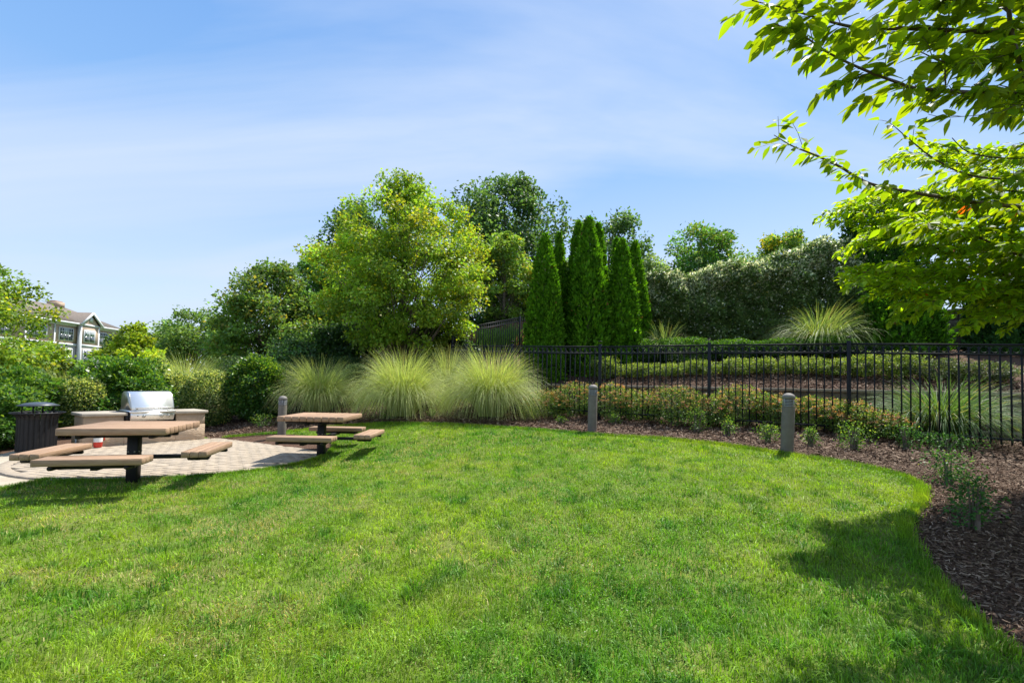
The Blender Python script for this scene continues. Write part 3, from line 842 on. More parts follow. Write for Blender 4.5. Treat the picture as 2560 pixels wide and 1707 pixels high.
# the main maple
MAPLE = (0.135, 0.215, 0.022)
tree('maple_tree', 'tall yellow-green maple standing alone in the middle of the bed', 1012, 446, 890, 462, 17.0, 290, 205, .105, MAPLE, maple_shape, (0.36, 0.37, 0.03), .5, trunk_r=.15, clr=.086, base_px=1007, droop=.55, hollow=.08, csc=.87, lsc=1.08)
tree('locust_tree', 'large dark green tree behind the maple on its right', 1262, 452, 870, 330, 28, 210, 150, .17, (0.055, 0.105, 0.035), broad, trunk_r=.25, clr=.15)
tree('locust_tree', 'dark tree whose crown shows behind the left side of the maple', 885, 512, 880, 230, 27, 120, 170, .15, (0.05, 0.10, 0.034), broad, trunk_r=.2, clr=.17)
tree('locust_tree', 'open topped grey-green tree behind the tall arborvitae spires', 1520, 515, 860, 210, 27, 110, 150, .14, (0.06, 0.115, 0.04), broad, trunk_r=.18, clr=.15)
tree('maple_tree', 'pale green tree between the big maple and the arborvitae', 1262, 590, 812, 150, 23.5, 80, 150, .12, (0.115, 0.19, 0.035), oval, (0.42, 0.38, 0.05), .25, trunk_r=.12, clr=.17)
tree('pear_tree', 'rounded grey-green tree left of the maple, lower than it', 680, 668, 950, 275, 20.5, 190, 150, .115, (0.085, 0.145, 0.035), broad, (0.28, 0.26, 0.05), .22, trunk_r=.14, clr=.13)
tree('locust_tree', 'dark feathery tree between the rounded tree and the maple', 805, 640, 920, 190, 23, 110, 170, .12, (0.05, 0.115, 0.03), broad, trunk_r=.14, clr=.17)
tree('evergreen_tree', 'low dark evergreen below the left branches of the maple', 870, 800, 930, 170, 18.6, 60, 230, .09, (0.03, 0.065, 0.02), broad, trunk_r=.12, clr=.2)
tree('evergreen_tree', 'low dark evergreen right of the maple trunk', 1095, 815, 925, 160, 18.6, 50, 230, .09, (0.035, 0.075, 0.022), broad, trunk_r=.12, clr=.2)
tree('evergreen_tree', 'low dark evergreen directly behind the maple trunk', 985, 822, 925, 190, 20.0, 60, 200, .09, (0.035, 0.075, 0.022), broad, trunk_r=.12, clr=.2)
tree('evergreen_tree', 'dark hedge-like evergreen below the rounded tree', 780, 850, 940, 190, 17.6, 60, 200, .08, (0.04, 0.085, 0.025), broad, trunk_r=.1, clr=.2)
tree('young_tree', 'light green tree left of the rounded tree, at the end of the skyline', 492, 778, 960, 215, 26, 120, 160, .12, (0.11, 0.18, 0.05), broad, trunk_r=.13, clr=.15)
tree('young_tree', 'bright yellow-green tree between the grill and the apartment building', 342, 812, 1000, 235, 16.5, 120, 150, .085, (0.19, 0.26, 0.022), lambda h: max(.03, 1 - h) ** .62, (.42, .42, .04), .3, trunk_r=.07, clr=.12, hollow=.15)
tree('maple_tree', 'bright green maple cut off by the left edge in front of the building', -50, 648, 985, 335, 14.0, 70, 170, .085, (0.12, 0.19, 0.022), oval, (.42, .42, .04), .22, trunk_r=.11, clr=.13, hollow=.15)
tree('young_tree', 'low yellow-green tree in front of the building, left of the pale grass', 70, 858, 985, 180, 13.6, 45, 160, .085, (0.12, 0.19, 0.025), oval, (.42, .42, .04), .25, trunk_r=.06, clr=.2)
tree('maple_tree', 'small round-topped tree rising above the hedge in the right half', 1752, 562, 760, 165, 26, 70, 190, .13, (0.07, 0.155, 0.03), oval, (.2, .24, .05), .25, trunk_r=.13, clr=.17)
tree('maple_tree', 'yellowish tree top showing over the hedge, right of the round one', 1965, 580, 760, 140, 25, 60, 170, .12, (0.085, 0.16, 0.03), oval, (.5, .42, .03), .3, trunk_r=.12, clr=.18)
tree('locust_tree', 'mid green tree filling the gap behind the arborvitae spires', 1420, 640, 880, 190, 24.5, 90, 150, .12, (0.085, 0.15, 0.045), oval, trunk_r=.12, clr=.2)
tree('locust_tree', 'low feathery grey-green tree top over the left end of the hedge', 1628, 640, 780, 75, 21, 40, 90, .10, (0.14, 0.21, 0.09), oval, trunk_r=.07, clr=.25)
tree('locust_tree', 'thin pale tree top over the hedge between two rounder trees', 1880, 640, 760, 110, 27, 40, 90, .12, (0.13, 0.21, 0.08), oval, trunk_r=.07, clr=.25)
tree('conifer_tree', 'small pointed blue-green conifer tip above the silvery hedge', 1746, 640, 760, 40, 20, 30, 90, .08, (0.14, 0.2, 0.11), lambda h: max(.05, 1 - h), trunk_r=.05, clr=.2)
for (a, b, w, lab) in ((360, 838, 70, 'far tree on the skyline beside the yellow-green tree'), (425, 835, 80, 'far tree on the skyline, second from the building'), (300, 846, 60, 'far tree low on the skyline just right of the building')):
    tree('distant_tree', lab, a, b, 920, w, 70, 24, 60, .5, (0.07, 0.12, 0.05), oval, trunk_r=.3, clr=.28, group='far trees on the skyline', limbs=False)

# arborvitae spires in three groups
AV = (0.075, 0.19, 0.010)
sp = [(1357, 588, 100, 14.6, 'leftmost tall arborvitae spire of the seven'),
      (1393, 584, 62, 15.4, 'slim arborvitae spire behind the right shoulder of the leftmost one'),
      (1378, 665, 62, 14.1, 'shortest arborvitae, low in front of the left pair of spires'),
      (1441, 556, 78, 15.4, 'arborvitae spire at the left of the middle trio'),
      (1467, 546, 105, 14.6, 'tallest arborvitae spire, in the centre of the middle trio'),
      (1491, 560, 72, 15.2, 'arborvitae spire at the right of the middle trio'),
      (1537, 598, 52, 15.9, 'narrow arborvitae spire at the back of the right group'),
      (1551, 600, 92, 14.9, 'front arborvitae spire of the right group'),
      (1584, 606, 78, 15.5, 'rightmost arborvitae spire of the right group')]
for i, (a, t_, w, yy, lab) in enumerate(sp):
    conifer('arborvitae', lab, a, t_, 945, w * 1.22, yy, 13500, AV, group='arborvitae spires behind the fence', seed=i)
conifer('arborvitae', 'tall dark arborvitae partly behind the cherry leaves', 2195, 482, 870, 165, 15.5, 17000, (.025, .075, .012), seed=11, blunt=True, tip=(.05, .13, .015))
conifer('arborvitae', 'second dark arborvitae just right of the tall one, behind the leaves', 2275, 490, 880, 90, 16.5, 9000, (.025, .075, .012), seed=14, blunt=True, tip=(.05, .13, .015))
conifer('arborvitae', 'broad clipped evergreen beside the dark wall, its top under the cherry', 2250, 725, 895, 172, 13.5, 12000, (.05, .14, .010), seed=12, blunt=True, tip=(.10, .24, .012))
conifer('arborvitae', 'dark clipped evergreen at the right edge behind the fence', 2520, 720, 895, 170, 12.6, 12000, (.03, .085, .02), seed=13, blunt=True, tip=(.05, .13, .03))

# the tall silvery hedge: one planted hedge, built from a lumpy volume along a line
def hedge():
    pa, pb = P(1590, 880, 16.6), P(2175, 880, 16.0)
    root = thing('hedge', 'tall dark hedge topped with silvery pale leaves behind the fence', 'hedge', (pa.x, pa.y, H(pa.x, pa.y)))
    n = 105000
    u = rng.random(n); v = rng.random(n) ** .85; w = rng.normal(0, 1, n)
    x = pa.x + (pb.x - pa.x) * u; yb = pa.y + (pb.y - pa.y) * u
    px = 1590 + 585 * u
    tops = np.interp(px, [1590, 1640, 1700, 1780, 1850, 1900, 1960, 2010, 2060, 2100, 2140, 2180], [700, 682, 690, 672, 660, 648, 640, 628, 616, 606, 622, 690])
    ztop = np.array([P(a, b, 16.3).z for a, b in zip(np.linspace(1590, 2175, 40), np.interp(np.linspace(1590, 2175, 40), np.linspace(1590, 2175, 40), np.interp(np.linspace(1590, 2175, 40), [1590, 1640, 1700, 1780, 1850, 1900, 1960, 2010, 2060, 2100, 2140, 2180], [700, 682, 690, 672, 660, 648, 640, 628, 616, 606, 622, 690])))])
    zt = np.interp(px, np.linspace(1590, 2175, 40), ztop) + (vnoise(x, yb * 0, .5, 51) - .5) * .45 + (vnoise(x, yb * 0, .16, 52) - .5) * .25
    zb = Hn(x, yb) + .1
    z = zb + (zt - zb) * v
    prof = np.clip(1 - ((v - .45) / .62) ** 4, .15, 1)
    bulge = 1 + .35 * (vnoise(x, z, .75, 53) - .5) * 2 + .25 * (vnoise(x, z, .3, 54) - .5) * 2
    front = rng.random(n) < .8
    dist = np.where(front, -1, 1) * .95 * prof * bulge * (1 - .35 * rng.random(n) ** 2)
    up = v > .93
    dist = np.where(up, rng.uniform(-1, 1, n) * .8, dist)
    y = yb + dist
    pos = np.stack([x - pa.x, y - pa.y, z - H(pa.x, pa.y)], 1)
    out = unit(np.stack([rng.normal(0, .2, n), np.sign(dist), (v - .4) * 1.6], 1))
    cc = shade((0.115, 0.185, 0.050), n, .28, .08)
    # silvery young leaves: more of them on the upper growth
    p = np.clip((v - .30) * 1.0, .04, .52) * (0.25 + 1.1 * vnoise(x, z, .4, 55))
    k = rng.random(n) < p * .88
    cc[k] = shade((0.62, 0.64, 0.46), int(k.sum()), .32, .06)
    yl = rng.random(n) < .012; cc[yl] = (.3, .3, .05)
    leafcloud('foliage', pos, out, .112, .066, cc, M_SILVER, root, .0, .7)
    mb = MB()
    for i in range(22):
        f = (i + .5) / 22; xx = (pb.x - pa.x) * f; y0 = (pb.y - pa.y) * f
        zz0 = H(pa.x + xx, pa.y + y0) - H(pa.x, pa.y)
        for k in range(3):
            a = random.uniform(-.5, .5)
            mb.tube([(xx, y0, zz0 - .05), (xx + a * .5, y0 + random.uniform(-.3, .3), zz0 + 1.1), (xx + a, y0 + random.uniform(-.5, .5), zz0 + 2.3)], [.035, .025, .01], 5, cap=False)
    mb.build('stem', M_BARK, root)
hedge()

# left planting
BOX = (0.085, 0.15, 0.035); HOLLY = (0.045, 0.125, 0.018)
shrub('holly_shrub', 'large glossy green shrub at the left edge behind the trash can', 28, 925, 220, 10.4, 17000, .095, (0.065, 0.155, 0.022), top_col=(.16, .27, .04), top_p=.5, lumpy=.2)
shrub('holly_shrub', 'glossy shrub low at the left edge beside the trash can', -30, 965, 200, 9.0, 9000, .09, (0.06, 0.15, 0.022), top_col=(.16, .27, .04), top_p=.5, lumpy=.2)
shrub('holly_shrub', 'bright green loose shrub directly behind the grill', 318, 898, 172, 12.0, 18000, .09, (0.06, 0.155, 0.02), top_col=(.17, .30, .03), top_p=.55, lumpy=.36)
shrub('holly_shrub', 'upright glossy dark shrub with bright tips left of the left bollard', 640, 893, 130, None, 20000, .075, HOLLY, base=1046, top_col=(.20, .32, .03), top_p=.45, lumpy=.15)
G1 = 'round clipped boxwood shrubs in the left bed'  # cream top_col below paints sunlit tops and glints into the boxwood leaves
shrub('boxwood_shrub', 'round boxwood between the pale grass and the shrub behind the grill', 207, 948, 105, 11.0, 11000, .056, BOX, mat_=M_LEAF, group=G1, lumpy=.06, top_col=(.40, .45, .17), top_p=.7, updir=1.0, p_glint=.34)
shrub('boxwood_shrub', 'round boxwood half hidden behind its larger neighbour, right of the grill', 440, 932, 90, 12.9, 9000, .056, BOX, mat_=M_LEAF, group=G1, lumpy=.06, top_col=(.40, .45, .17), top_p=.7, updir=1.0, p_glint=.34)
shrub('boxwood_shrub', 'larger round boxwood just right of the grill and counter', 528, 928, 128, 12.4, 15000, .056, BOX, mat_=M_LEAF, group=G1, lumpy=.06, top_col=(.40, .45, .17), top_p=.7, updir=1.0, p_glint=.34)
shrub('boxwood_shrub', 'boxwood hidden between the first pale grass clump and the glossy shrub', 705, 908, 95, 14.6, 9000, .056, BOX, mat_=M_LEAF, group=G1, lumpy=.08, top_col=(.36, .42, .16), top_p=.6, updir=1.0, p_glint=.3)
shrub('boxwood_shrub', 'boxwood in the gap between the first two pale grass clumps', 893, 912, 75, 14.2, 9000, .056, BOX, mat_=M_LEAF, group=G1, lumpy=.08, top_col=(.36, .42, .16), top_p=.6, updir=1.0, p_glint=.3)
for (a, lab) in ((760, 'low dark evergreen shrub below the trees, above the first grass clump'), (860, 'low dark evergreen shrub left below the maple'), (955, 'low dark evergreen shrub at the foot of the maple trunk'), (600, 'low dark evergreen shrub behind the glossy shrub')):
    shrub('evergreen_shrub', lab, a, 893, 130, 16.2, 9000, .06, (0.035, 0.08, 0.025), mat_=M_LEAF, group='low dark evergreens below the trees', lumpy=.1, top_col=(.1, .16, .05), top_p=.3)
shrub('evergreen_shrub', 'leafy filler shrub behind the trash can, in front of the left maple', 112, 945, 120, 12.6, 12000, .07, (0.07, 0.14, 0.025), mat_=M_LEAF, lumpy=.2, top_col=(.2, .28, .04), top_p=.4)

# terrace planting behind the fence
G2 = 'low green boxwoods along the foot of the hedge'
for i, (a, w, yy, t_, lab) in enumerate(((1612, 110, 14.9, 850, 'low boxwood next to the right arborvitae group'), (1712, 150, 14.6, 846, 'low spreading boxwood left of the second tall fence post'), (1838, 130, 14.4, 850, 'low boxwood just right of the second tall fence post'),
          (1955, 150, 14.2, 848, 'low boxwood left of the wide arching grass'), (2070, 130, 13.6, 842, 'bright low boxwood in front of the wide arching grass'), (2170, 110, 13.4, 862, 'low boxwood right of the third tall fence post'))):
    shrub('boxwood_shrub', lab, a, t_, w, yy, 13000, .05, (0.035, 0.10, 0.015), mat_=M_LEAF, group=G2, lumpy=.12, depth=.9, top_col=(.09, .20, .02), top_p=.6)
G3 = 'small yellow-green shrubs above the retaining wall'
small = [(1512, 888, 92, 13.6, 'rounder and taller yellow-green shrub just left of the first tall post'), (1590, 903, 80, 13.4, 'small yellow-green shrub right of the first tall post'),
         (1665, 900, 90, 13.2, 'small yellow-green shrub in the middle of the first full panel'), (1745, 897, 80, 13.0, 'small yellow-green shrub left of the second tall post'),
         (1830, 896, 95, 12.7, 'small yellow-green shrub right of the second tall post'), (1905, 897, 85, 12.5, 'small yellow-green shrub in the middle of the second full panel'),
         (1990, 892, 100, 12.2, 'small yellow-green shrub above the right bollard'), (2075, 890, 95, 11.8, 'small yellow-green shrub left of the third tall post'),
         (2160, 884, 100, 11.4, 'small yellow-green shrub right of the third tall post'), (2250, 880, 110, 11.0, 'small shrub above the wall in the dappled part of the last panel'),
         (2350, 895, 120, 10.6, 'small shaded shrub above the wall behind the dark grass'), (2470, 900, 130, 10.2, 'shaded low shrub above the wall at the right edge')]
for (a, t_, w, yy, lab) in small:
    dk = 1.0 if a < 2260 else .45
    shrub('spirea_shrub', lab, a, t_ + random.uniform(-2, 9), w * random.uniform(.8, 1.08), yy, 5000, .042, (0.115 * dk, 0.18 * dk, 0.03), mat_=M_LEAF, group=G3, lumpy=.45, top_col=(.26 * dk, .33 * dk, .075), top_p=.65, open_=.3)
# spirea with rust-coloured flower heads in front of the wall
G4 = 'shrubs with rusty flower heads along the fence'
def rusty(label, px, top, wpx, Y, n):
    s = shrub('flowering_shrub', label, px, top, wpx, Y, n, .042, (0.085, 0.16, 0.035), mat_=M_LEAF, group=G4, lumpy=.22, top_col=(.26, .32, .08), top_p=.4, open_=.25)
    x, y, gz = s.location; Hh = P(px, top, Y).z - gz; R = wpx / 2 / FPX * Y
    mh = 165; th = rng.uniform(0, 2 * PI, mh); cz = rng.uniform(.05, 1, mh); rg = np.sqrt(1 - cz ** 2)
    c0 = np.stack([R * rg * np.cos(th), R * rg * np.sin(th), Hh * (.42 + .60 * cz)], 1) * rng.uniform(.88, 1.06, (mh, 1))
    per = 16; cc = np.repeat(c0, per, axis=0); g = rng.normal(0, 1, (mh * per, 3)) * np.array([.022, .022, .007])
    col = np.repeat(shade((.36, .21, .115), mh, .3, .12), per, axis=0); pk = np.repeat(rng.random(mh) < .04, per); col[pk] = (.6, .22, .25)
    v, q = leafquads(cc + g, rng.normal(0, 1, (mh * per, 3)), np.tile([0, 0, 1.], (mh * per, 1)) + rng.normal(0, .3, (mh * per, 3)), np.full(mh * per, .022), np.full(mh * per, .02))
    link('flower_heads', npmesh('flower_heads', v, q, cols=np.repeat(col, 4, axis=0)), M_LEAF, s)
rl = [(1365, 962, 120, 12.7, 'rusty flowered shrub beside the largest grass clump'), (1440, 946, 110, 12.4, 'tallest rusty flowered shrub, left of the first tall post'),
      (1520, 968, 110, 11.9, 'rusty flowered shrub behind the middle bollard'), (1600, 962, 110, 11.6, 'rusty flowered shrub right of the middle bollard'),
      (1685, 968, 115, 11.2, 'rusty flowered shrub in the middle of the panel before the second post'), (1765, 966, 105, 10.9, 'rusty flowered shrub at the second tall post'),
      (1850, 970, 115, 10.6, 'rusty flowered shrub right of the second tall post'), (1935, 985, 95, 10.4, 'rusty flowered shrub left of the right bollard'),
      (2030, 982, 110, 10.1, 'rusty flowered shrub right of the right bollard'), (2115, 985, 110, 9.7, 'rusty flowered shrub at the third tall post'), (2195, 1005, 110, 9.4, 'half shaded flowered shrub before the dark grass')]
for (a, t_, w, yy, lab) in rl: rusty(lab, a, t_ + 4 + random.uniform(-14, 18), w * 1.18, yy - .42 - (.32 if int(a) % 2 else .08), 5200)
# small plants in the front mulch
G5 = 'small sparse plants in the front mulch bed'
fr = [(1080, 1040, 18, 24, 'tiny seedling in the mulch before the largest grass clump'), (1322, 1046, 26, 50, 'sparse low plant right of the largest grass clump'), (1402, 1056, 16, 34, 'tiny green plant in the mulch left of the middle bollard'),
      (1535, 1058, 28, 50, 'low plant just right of the middle bollard'), (1742, 1077, 62, 78, 'leafy young shrub before the second tall post'), (1820, 1086, 40, 44, 'small bright plant between the young shrub and the right bollard'),
      (1920, 1104, 46, 70, 'small low plant touching the left side of the right bollard'), (2025, 1112, 46, 62, 'small bright plant just right of the right bollard'),
      (2135, 1120, 66, 84, 'sparse shrub in the mulch left of the dark grass'), (2268, 1120, 60, 70, 'twiggy thin plant beside the dark grass'),
      (2372, 1205, 80, 110, 'green low shrub in the shaded mulch at the lawn corner'), (2432, 1318, 130, 120, 'nearest leafy plant in the dark mulch on the right'),
      (655, 1066, 30, 60, 'small pale plant in the mulch behind the left bollard'), (970, 1046, 24, 70, 'dark low plant at the foot of the middle grass clump'), (2360, 1120, 40, 150, 'low plant at the foot of the dark grass')]
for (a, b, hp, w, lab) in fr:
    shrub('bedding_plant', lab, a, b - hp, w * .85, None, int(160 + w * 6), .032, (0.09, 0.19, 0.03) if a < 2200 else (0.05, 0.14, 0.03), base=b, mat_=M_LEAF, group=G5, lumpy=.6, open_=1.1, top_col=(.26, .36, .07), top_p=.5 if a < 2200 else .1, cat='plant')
# tan and red grasses on the slope behind the upper fence
def slope_grass():
    root = thing('meadow_grass', 'reddish tan feathery grasses on the slope behind the upper fence', 'grass', (0, 23, H(0, 23)))
    n = 9000
    x = rng.uniform(-3.6, 1.4, n); y = rng.uniform(21.8, 26, n); z = Hn(x, y) - H(0, 23)
    h = rng.uniform(.5, 1.0, n) * (.6 + .5 * vnoise(x, y, .8, 61)); lx = rng.normal(.15, .12, n); ly = rng.normal(0, .1, n)
    w = .014
    v = np.stack([np.stack([x - w, y - 23, z], 1), np.stack([x + w, y - 23, z], 1), np.stack([x + lx + w, y - 23 + ly, z + h], 1), np.stack([x + lx - w * .2, y - 23 + ly, z + h * 1.03], 1)], 1).reshape(-1, 3)
    red = vnoise(x, y, 1.0, 62) > .42
    c = np.where(red[:, None], np.array([.36, .20, .11]), np.array([.16, .30, .05])) * rng.uniform(.6, 1.3, (n, 1))
    link('blades', npmesh('blades', v, np.arange(n * 4).reshape(n, 4), cols=np.repeat(c, 4, axis=0)), M_BLADE, root)
    root['kind'] = 'stuff'
slope_grass()

# ---------------------------------------------------------------- retaining walls
def retaining(name, label, A, B, z0, z1, rows, bl, flip=1):
    A = np.array(A, float); B = np.array(B, float); d = B - A; L = np.linalg.norm(d); a = math.atan2(d[1], d[0])
    root = thing(name, label, 'wall', (A[0], A[1], z0), a)
    bh = (z1 - z0 - .07) / rows
    me = MB().box((0, 0, 0), (bl - .012, .26, bh - .01), bev=.012).mesh('stone_block', M_STONE)
    cm = MB().box((0, 0, 0), (bl * 1.5 - .006, .33, .065), bev=.008).mesh('cap_stone', M_STONECAP)
    MB().box((L / 2, .10, (z1 - z0) / 2 - .05), (L - .05, .12, z1 - z0 - .12)).build('backing', M_STONE, root)
    for r in range(rows):
        nb_ = int(L / bl)
        for k in range(nb_):
            x = (k + .5 + (.5 if r % 2 else 0)) * bl
            if x + bl / 2 > L: continue
            link('stone_block', me, None, root, (x, random.uniform(-.012, .012), (r + .5) * bh), (0, 0, random.gauss(0, .006)))
    for k in range(int(L / (bl * 1.5))):
        link('cap_stone', cm, None, root, ((k + .5) * bl * 1.5, -.03, z1 - z0 - .035 + random.uniform(-.003, .003)), (0, random.gauss(0, .002), random.gauss(0, .004)))
    return root
retaining('retaining_wall', 'low mossy brown block retaining wall behind the fence and flowers', WALL_A, WALL_B, 0.62, 1.56, 5, .45)
p1, p2 = P(2285, 880, 14.6), P(2480, 880, 13.2)
d_ = (p2 - p1)
retaining('retaining_wall', 'taller dark block wall between the two clipped evergreens', (p1.x - d_.x * .3, p1.y - d_.y * .3), (p2.x + d_.x, p2.y + d_.y), 1.9, 4.0, 8, .45)

# ---------------------------------------------------------------- fences
M_pick = MB().box((0, 0, 0), (.022, .022, 1.0)).mesh('picket', M_FENCE)
ring_mb = MB()
ringpts = [(math.cos(t_) * .05, 0, math.sin(t_) * .05) for t_ in np.linspace(0, 2 * PI, 15)]
ring_mb.tube(ringpts, .006, 4, cap=False)
M_ringm = ring_mb.mesh('ring', M_FENCE)
def fence(name, label, posts, spacing=.128, hgt=1.72, rings=True):
    """posts: list of (x, y, z of the ground)"""
    root = thing(name, label, 'fence', tuple(posts[0]))
    o = Vector(posts[0])
    for i, p in enumerate(posts):
        p = Vector(p) - o
        mb = MB().box((0, 0, (hgt + .06) / 2 - .05), (.064, .064, hgt + .16), bev=.004)
        a = math.atan2(posts[min(i + 1, len(posts) - 1)][1] - posts[max(i - 1, 0)][1], posts[min(i + 1, len(posts) - 1)][0] - posts[max(i - 1, 0)][0])
        po = mb.build('post', M_FENCE, root, loc=p, rot=(0, 0, a))
        MB().box((0, 0, hgt + .13), (.076, .076, .022), bev=.006).build('post_cap', M_FENCE, po)
    for i in range(len(posts) - 1):
        a, b = Vector(posts[i]) - o, Vector(posts[i + 1]) - o
        d = b - a; L = Vector((d.x, d.y)).length; az = math.atan2(d.y, d.x); sl_ = math.atan2(d.z, L)
        for zz_ in (hgt, hgt - .165, .16):
            m_ = (a + b) / 2 + Vector((0, 0, zz_))
            MB().box((0, 0, 0), (L - .062, .026, .034)).build('rail', M_FENCE, root, loc=m_, rot=(0, -sl_, az))
        n = max(2, round(L / spacing)); 
        for k in range(1, n):
            f = k / n; q = a + d * f
            ph = hgt - .10
            pk = link('picket', M_pick, None, root, (q.x, q.y, q.z + .07 + ph / 2), (0, 0, az)); pk.scale = (1, 1, ph)
        if rings:
            for k in range(n):
                f = (k + .5) / n; q = a + d * f
                link('ring', M_ringm, None, root, (q.x, q.y, q.z + hgt - .083), (0, 0, az))
    return root
fd = np.array([2.11, -1.22])
def fpt(t_): 
    p = np.array([2.11, 11.25]) + fd * t_
    zt = np.interp(t_, [-1.61, 0, 1, 2, 3, 4], [.86, .74, .715, .68, .60, .52])
    return (p[0], p[1], zt)
cor = fpt(-1.609)
D1 = P(1131, 862, 15.6)
fence('metal_fence', 'long black metal fence with rings under the rail across the right half', [(D1.x, D1.y, D1.z - 1.78)] + [cor] + [fpt(t_) for t_ in (-1, 0, 1, 2, 3, 4)])
U = [P(1131, 838, 17.0), P(1149, 818, 18.0), P(1300, 790, 20.6), P(1430, 775, 22.6)]
fence('metal_fence', 'black metal fence climbing the slope left of the arborvitae', [(p.x, p.y, p.z - 1.78) for p in U])

# ---------------------------------------------------------------- bollard lights
def bollard(label, px, base, top, Y=None, lean=(0, 0)):
    g = G(px, base)
    h = (P(px, top, g.y).z - g.z); r = h * .098
    root = thing('bollard_light', label, 'bollard', (g.x, g.y, g.z - .02), group='grey bollard lights round the lawn')
    root.rotation_euler = (lean[1], lean[0], 0)
    h += .02
    hb = h * .775
    MB().lathe([(r, 0), (r, hb - .01), (r * .96, hb), (0, hb)], 32).build('column', M_BOLL, root, smooth=False)
    MB().lathe([(r * .72, 0), (r * .72, h * .13)], 24).build('lens', M_LENS, root, smooth=True, loc=(0, 0, hb))
    for k in range(5):
        z = hb + h * .012 + k * h * .0245
        MB().lathe([(r * .70, -.004), (r * 1.0, -.006), (r * 1.0, .004), (r * .70, .006)], 32).build('louvre', M_BOLLIN, root, loc=(0, 0, z))
    for k in range(4):
        a = k * PI / 2 + .35
        MB().box((0, 0, h * .065), (.012, .01, h * .13)).build('rib', M_BOLLIN, root, loc=(r * .93 * math.cos(a), r * .93 * math.sin(a), hb), rot=(0, 0, a))
    z0 = hb + h * .128; hd = h - z0
    MB().lathe([(0, 0), (r * 1.02, 0), (r * 1.03, hd * .25)] + [(r * 1.03 * math.cos(t_), hd * .25 + hd * .75 * math.sin(t_)) for t_ in np.linspace(.08, PI / 2, 10)], 32).build('dome', M_BOLLCAP, root, smooth=True, loc=(0, 0, z0))
    return root
bollard('left bollard light on the grass strip behind the small picnic table', 704, 1090, 989)
bollard('middle bollard light in the mulch in front of the first tall fence post', 1480, 1077, 961, lean=(.012, 0))
bollard('right bollard light, nearest and tallest in the photo, in the mulch', 1967, 1131, 982, lean=(.035, 0))

lp = P(951, 880, 16.3)
po_ = thing('lamp_post', 'thin black pole standing just left of the maple trunk', 'pole', (lp.x, 16.3, H(lp.x, 16.3)))
lh = P(951, 800, 16.3).z - H(lp.x, 16.3)
MB().lathe([(.10, 0), (.10, .12), (.055, .2), (.045, lh), (0, lh)], 14).build('shaft', M_BLACK, po_, smooth=True)
MB().lathe([(.0, 0), (.13, 0), (.15, .28), (.17, .30), (0, .42)], 14).build('lantern', M_BLACK, po_, loc=(0, 0, lh))
# ---------------------------------------------------------------- picnic tables
def picnic(label, x, y, z, rz, ends_x, seats, swap):
    """ends_x: boards run along local x; seats: the sides with a seat"""
    t_ = thing('picnic_table', label, 'picnic table', (x, y, z), rz, group='picnic tables on the edge of the patio')
    S, th, zt = 1.13, .085, .76
    nb_ = 9; bw = S / nb_
    rot0 = 0 if ends_x else PI / 2
    bm_ = MB().box((0, 0, 0), (S, bw - .010, th), bev=.007).mesh('board', M_WOOD)
    for k in range(nb_):
        off_ = (k - (nb_ - 1) / 2) * bw
        loc = (random.uniform(-.004, .004), off_, zt - th / 2) if ends_x else (off_, random.uniform(-.004, .004), zt - th / 2)
        link('board', bm_, None, t_, (loc[0], loc[1], loc[2] + random.uniform(-.0015, .0015)), (0, 0, rot0))
    for s in (-1, 1):      # angle irons below the top, across the boards
        loc = (s * .38, 0, zt - th - .026) if ends_x else (0, s * .38, zt - th - .026)
        dims = (.065, .98, .048) if ends_x else (.98, .065, .048)
        MB().box((0, 0, 0), dims, bev=.012).build('top_bracket', M_BLACK, t_, loc=loc)
        dims2 = (.9, .05, .04) if ends_x else (.05, .9, .04)
        loc2 = (0, s * .12, zt - th - .021) if ends_x else (s * .12, 0, zt - th - .021)
        MB().box((0, 0, 0), dims2).build('cross_bracket', M_BLACK, t_, loc=(loc2[0], loc2[1], loc2[2] - .03))
    post = MB().box((0, 0, (zt - th - .02) / 2 - .06), (.125, .125, zt - th + .08), bev=.01).build('post', M_BLACK, t_)
    MB().box((0, 0, .33), (.19, .19, .014), bev=.003).build('collar_plate', M_BLACK, t_)
    for sx in (-1, 1):
        for sy in (-1, 1):
            for zz_ in (.35, .41):
                MB().lathe([(0, .012), (.009, .010), (.011, 0), (0, 0)], 6).build('bolt', M_STEEL2, post, loc=(sx * .035, -.0635, zz_) if sy < 0 else (.0635, sx * .035, zz_), rot=(PI / 2, 0, 0) if sy < 0 else (0, PI / 2, 0))
    sm = MB().box((0, 0, 0), (1.04, .094, .075), bev=.006).mesh('seat_board', M_WOOD)
    for (ux, uy) in seats:
        a = math.atan2(uy, ux) + PI / 2
        d = .87
        st_ = bpy.data.objects.new('seat', None); C.objects.link(st_); st_.parent = t_
        st_.location = (ux * d, uy * d, .46); st_.rotation_euler = (0, 0, a)
        for k in (-1, 0, 1):
            link('seat_board', sm, None, st_, (random.uniform(-.004, .004), k * .097, -.0375 + random.uniform(-.001, .001)))
        for s in (-1, 1):
            MB().box((0, 0, 0), (.055, .25, .05), bev=.014).build('seat_bracket', M_BLACK, st_, loc=(s * .36, 0, -.102))
        MB().box((0, 0, 0), (.78, .05, .045)).build('seat_rail', M_BLACK, st_, loc=(0, 0, -.1045))
        MB().box((0, 0, 0), (d - .02, .07, .05), bev=.004).build('arm', M_BLACK, t_, loc=(ux * (d / 2 + .03), uy * (d / 2 + .03), .335), rot=(0, 0, math.atan2(uy, ux)))
    return t_
picnic('large-looking picnic table nearest the grill, with seats on three sides', -4.97, 6.24, .12, math.radians(15), True, [(-1, 0), (0, -1), (1, 0)], False)
picnic('farther picnic table at the right edge of the patio, no seat on its left', -3.45, 8.61, .13, math.radians(2), False, [(0, -1), (0, 1), (1, 0)], True)

